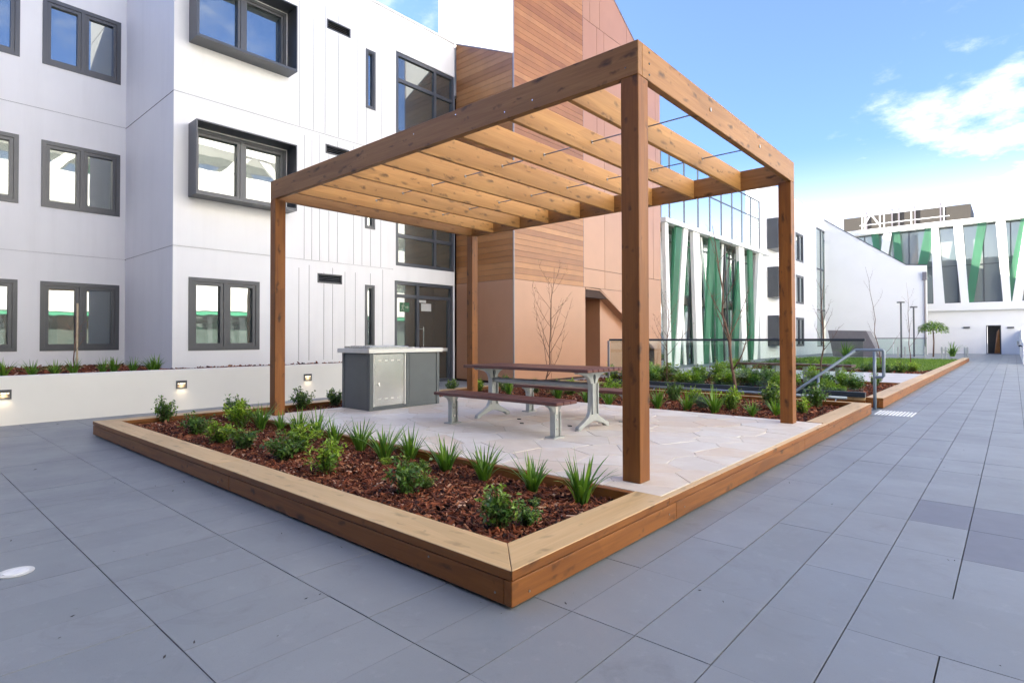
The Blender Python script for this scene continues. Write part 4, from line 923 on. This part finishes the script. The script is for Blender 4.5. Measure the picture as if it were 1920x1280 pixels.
def shrub_mesh(seed, R=0.17, H=0.27, stems=16, per=24, ll=.030, young=0.25):
    r = random.Random(seed); v = []; f = []; tn = []; st = MB()
    for k in range(stems):
        a = r.uniform(0, 6.283); ou = r.uniform(.15, 1.0); tip = Vector((math.cos(a) * R * ou, math.sin(a) * R * ou, H * r.uniform(.55, 1.08) * (1.12 - .40 * ou)))
        bs = Vector((math.cos(a) * .02, math.sin(a) * .02, -.01)); mid = bs.lerp(tip, .5) + Vector((r.uniform(-.03, .03), r.uniform(-.03, .03), H * .12))
        st.tube([bs, mid, tip], [.0045, .003, .0012], 5, False)
        yg = r.random() < young
        for i in range(per):
            t = .18 + .82 * (i + r.random() * .6) / per; p = (bs.lerp(mid, t * 2) if t < .5 else mid.lerp(tip, t * 2 - 1)) + Vector((r.gauss(0, .018), r.gauss(0, .018), r.gauss(0, .014)))
            d = Vector((r.gauss(0, 1), r.gauss(0, 1), r.gauss(.35, .6))); L_ = ll * r.uniform(.7, 1.35)
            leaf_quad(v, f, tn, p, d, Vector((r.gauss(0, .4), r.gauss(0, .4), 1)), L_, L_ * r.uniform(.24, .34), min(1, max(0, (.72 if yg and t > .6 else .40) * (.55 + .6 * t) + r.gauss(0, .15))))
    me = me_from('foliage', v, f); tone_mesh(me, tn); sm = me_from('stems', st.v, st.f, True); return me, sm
STR = [strap_mesh(s_, 40 + 4 * (s_ % 3), .28 + .03 * (s_ % 3), 1.15 + .2 * (s_ % 2)) for s_ in range(1, 6)]
SHD = [shrub_mesh(s_, .19, .27, 22, 30, .040, .35) for s_ in range(11, 15)]
SHL = [shrub_mesh(s_, .21, .25, 24, 32, .036, .9) for s_ in range(21, 24)]
SHB = [shrub_mesh(s_, .20, .20, 24, 34, .024, .0) for s_ in range(31, 33)]
for a in STR: a.materials.append(M['blade'])
for grp, mt in ((SHD, 'leaf_dark'), (SHL, 'leaf_lime'), (SHB, 'leaf_blue')):
    for a, s2 in grp: a.materials.append(M[mt]); s2.materials.append(M['stem'])
ORD = ['first', 'second', 'third', 'fourth', 'fifth', 'sixth', 'seventh', 'eighth', 'ninth', 'tenth', 'eleventh', 'twelfth']
rp = random.Random(9)
def strap(loc, s_, label, group, k=None):
    o = link('strap_plant', None, None, None, loc); o.rotation_euler = (0, 0, rp.uniform(0, 6.28)); o.scale = (s_, s_, s_ * rp.uniform(.95, 1.1)); tag(o, label, 'plant', group); o.empty_display_size = .05
    c = bpy.data.objects.new('leaves', STR[rp.randrange(5) if k is None else k]); COL.objects.link(c); c.parent = o; return o
def shrub(loc, s_, kind, label, group, sz=1.0):
    o = link('shrub', None, None, None, loc); o.rotation_euler = (0, 0, rp.uniform(0, 6.28)); o.scale = (s_, s_, s_ * sz); tag(o, label, 'shrub', group)
    a, b2 = rp.choice({'d': SHD, 'l': SHL, 'b': SHB}[kind])
    for nm, m2 in (('foliage', a), ('stems', b2)):
        c = bpy.data.objects.new(nm, m2); COL.objects.link(c); c.parent = o
    return o
def on_bed(px, py, z=MZ): p = gz(px, py, z); return Vector((p.x, p.y, z - .005))
for k, (px, py, s_) in enumerate([(490, 805, .95), (527, 806, .8), (562, 813, .85), (593, 822, 1.0), (627, 833, .95), (675, 845, .95), (720, 862, 1.0), (770, 862, .9), (837, 886, 1.02), (907, 902, .92), (1000, 922, .92), (1090, 943, 1.0)]):
    strap(on_bed(px, py), s_, ORD[11 - k] + ' strappy tuft of the front bed row, counted from the mitred planter corner', 'strap plants along the platform edge')
fs = [(309, 792, .95, 'd', 1.45, 'pale tipped upright shrub in the corner of the front bed farthest from the near post'), (368, 815, 1.05, 'd', 1.0, 'dark green shrub second from the far corner of the front bed'),
      (413, 832, 1.2, 'l', .9, 'yellow-green spreading shrub beside the dark shrubs in the front bed'), (452, 803, 1.3, 'l', 1.2, 'bright yellow-green shrub beside the first strap plant of the front bed'), (458, 842, 1.0, 'd', .95, 'low dark shrub at the front edge of the leafy clump'),
      (440, 790, 1.1, 'd', 1.3, 'tall grey-green shrub standing against the side cap of the planter'), (534, 862, 1.15, 'd', .85, 'broad dark shrub in the middle of the front bed clump'), (560, 848, 1.3, 'l', 1.0, 'lime green shrub under the strap plants in the front bed'),
      (615, 888, 1.05, 'l', 1.25, 'bushy lime tipped shrub at the cap side of the front bed clump'), (724, 872, .42, 'l', .8, 'tiny lime sprig at the foot of a strap plant'), (763, 927, .92, 'd', 1.25, 'single dark shrub in open mulch halfway along the front bed'),
      (797, 915, .45, 'd', .9, 'small trailing dark sprig beside the single shrub in open mulch'), (790, 884, .5, 'l', .9, 'small lime sprig between two strap plants'), (935, 990, .85, 'd', 1.15, 'glossy round shrub nearest the mitred corner of the planter'), (988, 985, .6, 'd', .9, 'small bright sprig beside the glossy round corner shrub'), (1003, 950, .28, 'd', 1.0, 'single tiny green sprig in the mulch near the corner shrub')]
for px, py, s_, kd, sz, lab in fs: shrub(on_bed(px, py), s_ * .88, kd, lab, 'shrubs in the front bed', sz)
for px, py, s_, lab in [(566, 768, .95, 'grey-green shrub behind the left rear side of the timber post'), (628, 762, .85, 'grey-green shrub against the side of the barbecue')]: shrub(on_bed(px, py), s_, 'd', lab, 'shrubs in the side bed', 1.3)
for k, (px, py, s_) in enumerate([(1200, 763, 1.0), (1233, 766, 1.1), (1287, 770, 1.0), (1340, 775, 1.15), (1411, 781, .75), (1456, 780, .9), (954, 740, 1.0), (1046, 748, 1.1), (1100, 755, 1.0), (1141, 761, 1.05)]):
    strap(on_bed(px, py), s_, (ORD[5 - k] + ' strappy tuft of the back bed, counted from the walkway end' if k < 6 else ORD[k - 6] + ' strappy tuft behind the table, counted from the barbecue end'), 'strap plants in the back bed')
bs = [(1263, 752, 1.1, 'd', 'dark shrub in the back bed by the glass balustrade'), (1317, 766, 1.05, 'b', 'blue-grey mounded shrub in the back bed between strap plants'), (1372, 770, 1.25, 'l', 'yellowish shrub at the foot of the leaning sapling'), (1300, 757, .9, 'l', 'lime shrub behind the blue-grey mound'),
      (1447, 768, 1.25, 'd', 'bushy dark shrub beside the right rear pergola post'), (1503, 775, .85, 'l', 'small shrub on the walkway side of the right rear post'), (1530, 764, 1.15, 'd', 'leafy shrub in the corner of the back bed by the steps'),
      (848, 735, .9, 'd', 'dark shrub between the barbecue and the rear left post'), (898, 735, .95, 'l', 'upright shrub just right of the rear left post'), (946, 735, 1.15, 'd', 'shrub in front of the brown wall left of the bare sapling'), (1002, 738, 1.0, 'd', 'shrub at the foot of the bare sapling by the brown wall'),
      (1070, 742, 1.1, 'l', 'lime shrub under the far table end by the brown wall'), (1143, 748, 1.35, 'l', 'large leafy shrub behind the table end'), (1120, 745, 1.0, 'b', 'blue-grey low shrub behind the second bench')]
for px, py, s_, kd, lab in bs: shrub(on_bed(px, py), s_ * .92, kd, lab, 'shrubs in the back bed', 1.25)
rq = random.Random(77)
for k in range(52):
    x = -6.2 + 5.7 * ((k * .618) % 1); y = rq.uniform(9.75, 12.6); kd = 'dlldllb'[k % 7]
    shrub((x, y, .105), rq.uniform(1.05, 1.75) * (1 if x < -1.6 else .75), kd, {'d': 'dark green shrub in the bed beyond the glass balustrade', 'l': 'yellow-green shrub in the bed beyond the glass balustrade', 'b': 'blue-grey shrub in the bed beyond the glass balustrade'}[kd], {'d': 'dark', 'l': 'lime', 'b': 'blue-grey'}[kd] + ' shrubs beyond the balustrade', rq.uniform(.85, 1.25))
for k in range(26):
    x = -5.9 + 5.5 * ((k * .618 + .3) % 1); y = rq.uniform(17.7, 19.9); kd = 'ddlb'[k % 4]
    shrub((x, y, .105), rq.uniform(.9, 1.45), kd, {'d': 'dark green shrub along the near edge of the lawn', 'l': 'yellow-green shrub along the near edge of the lawn', 'b': 'blue-grey shrub along the near edge of the lawn'}[kd], {'d': 'dark', 'l': 'lime', 'b': 'blue-grey'}[kd] + ' shrubs along the lawn', rq.uniform(.8, 1.1))
for k, px in enumerate((294, 284, 249, 213, 192, 138, 103, 60, 6)):
    p = gx(px, 700, -9.35); strap((p.x, p.y, WT - .055), rp.uniform(.75, 1.0), ORD[k] + ' small tuft in the raised bed, counted from the white building corner', 'tufts in the raised bed')
for px, lab in [(1585, 'spiky rosette plant on the lawn side of the stair hood'), (1785, 'spiky rosette plant at the far lawn corner')]:
    p = gz(px, 668, .1); strap((p.x, p.y, .10), 3.0, lab, None, 2)

# bare saplings
def sapling(name, base, top, r0, nbr, seed, label, spread=.5, lo_=.12, leaves=10, group=None, mat='bark'):
    r = random.Random(seed); base, top = Vector(base), Vector(top); t = empty(name, base, label, 'tree', group); b = MB(); pts = []
    H = (top - base).length
    for i in range(9):
        u = i / 8; pts.append(base.lerp(top, u) + Vector((r.uniform(-.012, .012), r.uniform(-.012, .012), 0)) * H * (u > 0))
    b.tube(pts, [r0 * (1 - .85 * i / 8) for i in range(9)], 7); b.obj('trunk', mat, t, smooth=True)
    lv = []; lf = []; lt = []
    for k in range(nbr):
        u = lo_ + (.92 - lo_) * (k + r.random()) / nbr; i = min(7, int(u * 8)); p = pts[i].lerp(pts[i + 1], u * 8 - i); a = k * 2.4 + r.uniform(-.4, .4)
        L_ = H * spread * (1 - u * .72) * r.uniform(.7, 1.1); d = Vector((math.cos(a), math.sin(a), r.uniform(.9, 1.6))).normalized(); bp = [p]; rad = r0 * (1 - .85 * u) * .55
        for q in range(5): d = (d + Vector((r.uniform(-.12, .12), r.uniform(-.12, .12), .10))).normalized(); bp.append(bp[-1] + d * L_ / 5)
        bb2 = MB().tube(bp, [max(.0016, rad * (1 - .16 * q)) for q in range(6)], 5)
        for q in range(2, 6):
            for _ in range(2):
                d2 = (d + Vector((r.gauss(0, .6), r.gauss(0, .6), r.gauss(.1, .3)))).normalized(); e2 = bp[q] + d2 * L_ * r.uniform(.10, .28); bb2.tube([bp[q], e2], [max(.0013, rad * .4), .001], 4, False)
                if r.random() < leaves / 40: leaf_quad(lv, lf, lt, e2, Vector((r.gauss(0, 1), r.gauss(0, 1), r.gauss(0, 1))), Vector((0, 0, 1)), .03, .01, .3)
        bb2.obj('branch', mat, t, smooth=True)
    if lv:
        me = me_from('buds', [Vector(q) - base for q in lv], lf); tone_mesh(me, lt); tag(link('buds', me, 'leaf_dark', t, base), kind='stuff')
    return t
sapling('sapling', (-1.72, 7.45, .08), (-2.10, 7.45, 3.05), .028, 10, 1, 'leaning reddish bare sapling in the back bed before the glass balustrade', .45, .12, 4)
sapling('sapling', (-5.20, 6.95, .08), (-5.05, 6.95, 2.55), .017, 14, 2, 'bare multi-branched sapling in front of the copper coloured wall', .55, .10, 9)
p = gy(1250, 660, 10.4); sapling('sapling', (p.x, 10.4, .08), (p.x + .05, 10.4, 2.2), .018, 12, 3, 'small bare sapling behind the balustrade where the brown and glass buildings meet', .5, .3, 10)
p = gy(1540, 660, 11.5); sapling('sapling', (p.x, 11.5, .08), (p.x + .05, 11.5, 2.4), .022, 10, 4, 'bare sapling behind the balustrade before the tall strip window', .4, .3, 6)
p = gy(1652, 690, 19.0); sapling('sapling', (p.x, 19, .08), (p.x - .35, 19, 3.4), .016, 6, 5, 'thin leaning bare sapling in front of the large blank white wall', .3, .1, 4)
p = gy(1708, 690, 26); sapling('sapling', (p.x, 26, .08), (p.x - .1, 26, 3.4), .018, 6, 6, 'slender upright bare sapling beside the lamp posts', .3, .1, 4)
p0 = gx(138, 695, -9.6); sapling('sapling', (p0.x, p0.y, WT - .07), (p0.x, p0.y + .03, WT + .95), .012, 5, 8, 'thin twiggy sapling tied to a stake in the raised bed', .5, .3, 5)
b = MB().box(p0.x - .012, p0.x + .012, p0.y + .03, p0.y + .054, WT - .08, WT + 1.08); tag(b.obj('plant_stake', 'stake', None, (p0.x, p0.y + .04, WT - .08)), 'pale timber stake holding the twiggy sapling in the raised bed', 'stake')
# topiary tree
p = gz(1750, 668, .11); tt = empty('standard_tree', (p.x, p.y, .1), 'small round-headed standard tree with bare stem at the lawn end', 'tree')
MB().tube([(p.x, p.y, .08), (p.x + .03, p.y, .9), (p.x, p.y, 1.65)], [.04, .035, .03], 8).obj('trunk', 'bark', tt, smooth=True)
rt_ = random.Random(4); v = []; f = []; tn = []
for k in range(900):
    a = rt_.uniform(0, 6.28); u = rt_.random() ** .5; z = 2.12 - .42 * u * u - rt_.random() * .42 * (1 - .3 * u); q = Vector((math.cos(a) * .66 * u, math.sin(a) * .66 * u, z - .1))
    leaf_quad(v, f, tn, q, Vector((math.cos(a), math.sin(a), rt_.uniform(-1.1, .3))), Vector((0, 0, 1)), rt_.uniform(.10, .17), .035, rt_.uniform(.2, 1))
me = me_from('crown', v, f); tone_mesh(me, tn); link('crown', me, 'leaf_dark', tt, (p.x, p.y, .1))

# ------------------------------------------------------------------ steps, balustrade, rails
st = empty('stair_flight', (-1, 8.75, 0), 'narrow grey stair descending between the two timber planters', 'stairs')
for k in range(11):
    xa = STX1 - .42 * k; MB().box(xa - .44, xa - .0 if k else xa - .001, STY0 + .002, STY1 - .002, -.16 * (k + 1) - .4, -.16 * (k + 1) + .0).obj('step', 'darkgrey', st, (xa, 8.75, -.16 * (k + 1)))
gbal = empty('glass_balustrade', (-2.7, 9.2, 0), 'frameless glass balustrade with dark top rail beside the steps', 'balustrade')
gbx0 = gy(1143, 636, 9.2).x; gbx1 = gy(1622, 640, 9.2).x
MB().box(gbx0, gbx1, 9.175, 9.225, 1.115, 1.158).obj('top_rail', 'channel', gbal, bevel=.005)
MB().box(gbx0, gbx1, 9.15, 9.238, HP, HP + .085).obj('base_channel', 'channel', gbal, bevel=.004)
ng = 4; wd = (gbx1 - gbx0 - .04) / ng
for k in range(ng): bxo('pane', gbx0 + .02 + wd * k + .008, gbx0 + .02 + wd * (k + 1) - .008, 9.192, 9.206, HP + .086, 1.114, 'clear', gbal)
bxo('end_post', gbx0 - .045, gbx0 - .003, 9.18, 9.22, -.2, 1.115, 'trim', gbal)
lr = empty('low_rail', (-3, 8.36, .2), 'low blue-grey pipe rail along the stair side of the back bed', 'rail')
rl0, rl1 = gy(1215, 730, 8.36).x, gy(1588, 752, 8.36).x
MB().tube([(rl0, 8.36, .225), (rl1, 8.36, .225)], .024, 10).obj('rail', 'pipe', lr, smooth=True)
for k in range(5): xx = rl0 + .15 + (rl1 - rl0 - .3) * k / 4; MB().tube([(xx, 8.36, .205), (xx, 8.27, .16)], .010, 8).obj('bracket', 'pipe', lr)
sh_ = empty('stair_handrail', (-.1, 9.0, 0), 'bent blue-grey tubular handrail at the top of the steps', 'handrail')
HY = 9.0
def hp(px, py): q = gy(px, py, HY); return Vector((q.x, HY, q.z))
a0, a1, a2, a3, a4 = hp(1480, 741), hp(1605, 656), hp(1657, 656), hp(1657, 707), hp(1640, 707)
dsl = (a0 - a1)
MB().tube([a1 + dsl * 2.6, a1], .024, 10).obj('sloping_rail', 'pipe', sh_, smooth=True)
MB().tube([a1 + dsl * .012, a1 - (a1 - a2) * .03, a2 + Vector((-.02, 0, 0)), a2 + Vector((0, 0, -.02)), a3 + Vector((0, 0, .02)), a3 + Vector((-.02, 0, 0)), a4], .024, 10).obj('return_loop', 'pipe', sh_, smooth=True)
MB().tube([(a4.x, HY, 0), (a4.x, HY, a1.z - .02)], .024, 10).obj('post', 'pipe', sh_, smooth=True)
MB().tube([(a4.x, HY, .001), (a4.x, HY, .009)], .06, 14).obj('base_flange', 'pipe', sh_)
p2 = a1 + dsl * .55
MB().tube([(p2.x, HY, -.4), (p2.x, HY, p2.z - .02)], .02, 10).obj('post', 'pipe', sh_, smooth=True)
tac = empty('tactile_strips', (.25, 8.7, 0), 'pad of white tactile bars on the walkway at the top of the steps', 'tactile paving')
for k in range(11): bxo('bar', .015 + k * .0455, .015 + k * .0455 + .026, 8.36, 8.98, .001, .007, 'paper', tac, .002)
# seat beyond the balustrade
tsb = empty('garden_seat', (-3, 12.9, 0), 'long slatted timber seat beside the far concrete path', 'bench')
sx0, sx1 = gy(1380, 680, 13.0).x, gy(1600, 680, 13.0).x
for k in range(3): board('slat', sx0, sx1, 12.8 + k * .16, 12.94 + k * .16, .50, .55, 'x', 'slat', tsb)
for k in range(4): xx = sx0 + .3 + (sx1 - sx0 - .6) * k / 3; bxo('leg', xx - .04, xx + .04, 12.84, 13.2, .09, .499, 'cast', tsb)
# far balustrade, hood, lamps, bollards
fb = empty('far_balustrade', (-4, 42, 0), 'glass balustrade with thin rail in front of the blank white wall', 'balustrade')
fx0, fx1 = gy(1560, 636, 42).x, gy(1738, 636, 42).x
MB().box(fx0, fx1, 41.97, 42.03, 1.08, 1.14).obj('top_rail', 'trim', fb)
n_ = 6
for k in range(n_): bxo('pane', fx0 + (fx1 - fx0) * k / n_ + .015, fx0 + (fx1 - fx0) * (k + 1) / n_ - .015, 41.99, 42.005, .05, 1.079, 'clear', fb)
sh2 = empty('stair_hood', (-7, 38, 0), 'dark grey sloping metal hood in front of the blank white wall', 'hood')
h1, h2, h3, h4 = gy(1552, 619, 38), gy(1624, 620, 38), gy(1650, 656, 38), gy(1562, 656, 38)
MB().prism([(h1.x, 38, h1.z), (h2.x, 38, h2.z), (h3.x, 38, 0), (h4.x, 38, 0)], (0, 1.5, 0)).obj('shell', 'trim', sh2)
for px, ty, lab in [(1689, 568, 'tall slim lamp post with flat head by the blank white wall, the taller of two'), (1713, 577, 'slim lamp post with flat head by the blank white wall, the shorter of two')]:
    yy = 38 if px < 1700 else 40; q = gy(px, ty, yy); lp = empty('lamp_post', (q.x, yy, 0), lab, 'lamp post')
    MB().tube([(q.x, yy, 0), (q.x, yy, q.z)], .045, 8).obj('pole', 'frame', lp); MB().tube([(q.x, yy, q.z), (q.x, yy, q.z + .08)], .20, 14).obj('head', 'frame', lp)
for k, px in enumerate((1814, 1809, 1773, 1766, 1734, 1697, 1684)):
    q = gy(px, 664, 36.5); bo = empty('bollard', (q.x, 36.5, 0), ORD[k] + ' slim grey post beyond the lawn, counted from the walkway', 'bollard', 'slim posts beyond the lawn')
    MB().tube([(q.x, 36.5, 0), (q.x, 36.5, .62)], .045, 8).obj('shaft', 'cast', bo); MB().tube([(q.x, 36.5, .62), (q.x, 36.5, .66)], [.045, .02], 8).obj('cap', 'cast', bo)

# ------------------------------------------------------------------ small things on the deck
il = empty('ground_light', (-2.165, -1.34, 0), 'round white recessed light flush in the grey paving', 'ground light')
MB().tube([(-2.165, -1.34, .0012), (-2.165, -1.34, .005)], .075, 28).obj('rim', 'steeltop', il); MB().tube([(-2.165, -1.34, .005), (-2.165, -1.34, .007)], .052, 24).obj('lens', 'lens', il)
rd = random.Random(12); v = []; f = []
spots = [(600, 1114), (574, 1122), (136, 1155), (364, 1204), (528, 1000), (453, 962), (1778, 1050), (1790, 1051), (1671, 806), (1807, 844), (1870, 872), (1702, 892), (1765, 860), (1835, 890), (324, 920), (291, 911), (345, 903), (398, 925), (1356, 1128), (1770, 876), (215, 905), (940, 1150), (245, 770), (228, 774), (1075, 1112), (1270, 1018), (108, 795), (120, 800), (66, 880), (1560, 945), (1480, 905), (985, 905)]
spots += [(rd.uniform(0, 1900), rd.uniform(860, 1270)) for _ in range(16)]
for px, py in spots:
    p = gz(px, py, .004)
    if -LU < p.x < 0.02 and p.y > -0.02: continue
    a = rd.uniform(0, 6.28); L_ = rd.uniform(.004, .012) * (.7 + .1 * (p - CAM).length); wd = L_ * rd.uniform(.25, .6); d = Vector((math.cos(a), math.sin(a), 0)); s_ = Vector((-d.y, d.x, 0)); k = len(v)
    v += [tuple(p - d * L_), tuple(p + s_ * wd + Vector((0, 0, .004))), tuple(p + d * L_ + Vector((0, 0, .006))), tuple(p - s_ * wd + Vector((0, 0, .001)))]; f.append((k, k + 1, k + 2, k + 3))
tag(link('leaf_litter', me_from('leaf_litter', v, f), 'litter'), 'scattered dark leaf scraps on the grey paving', 'litter', kind='stuff')
for px, py, lab in [(978, 794, 'larger dry grey leaf scrap on the stone platform below the table'), (973, 786, 'tiny dry leaf scrap on the stone platform beside the larger scrap'), (1068, 799, 'dry leaf scrap on the stone platform between the bench and table legs')]:
    p = gz(px, py, HP); b = MB().prism([(p.x - .03, p.y, HP + .001), (p.x, p.y - .016, HP + .001), (p.x + .032, p.y + .004, HP + .001), (p.x + .004, p.y + .018, HP + .001)], (0, 0, .010)); tag(b.obj('dry_leaf', 'litter', None, (p.x, p.y, HP)), lab, 'leaf')
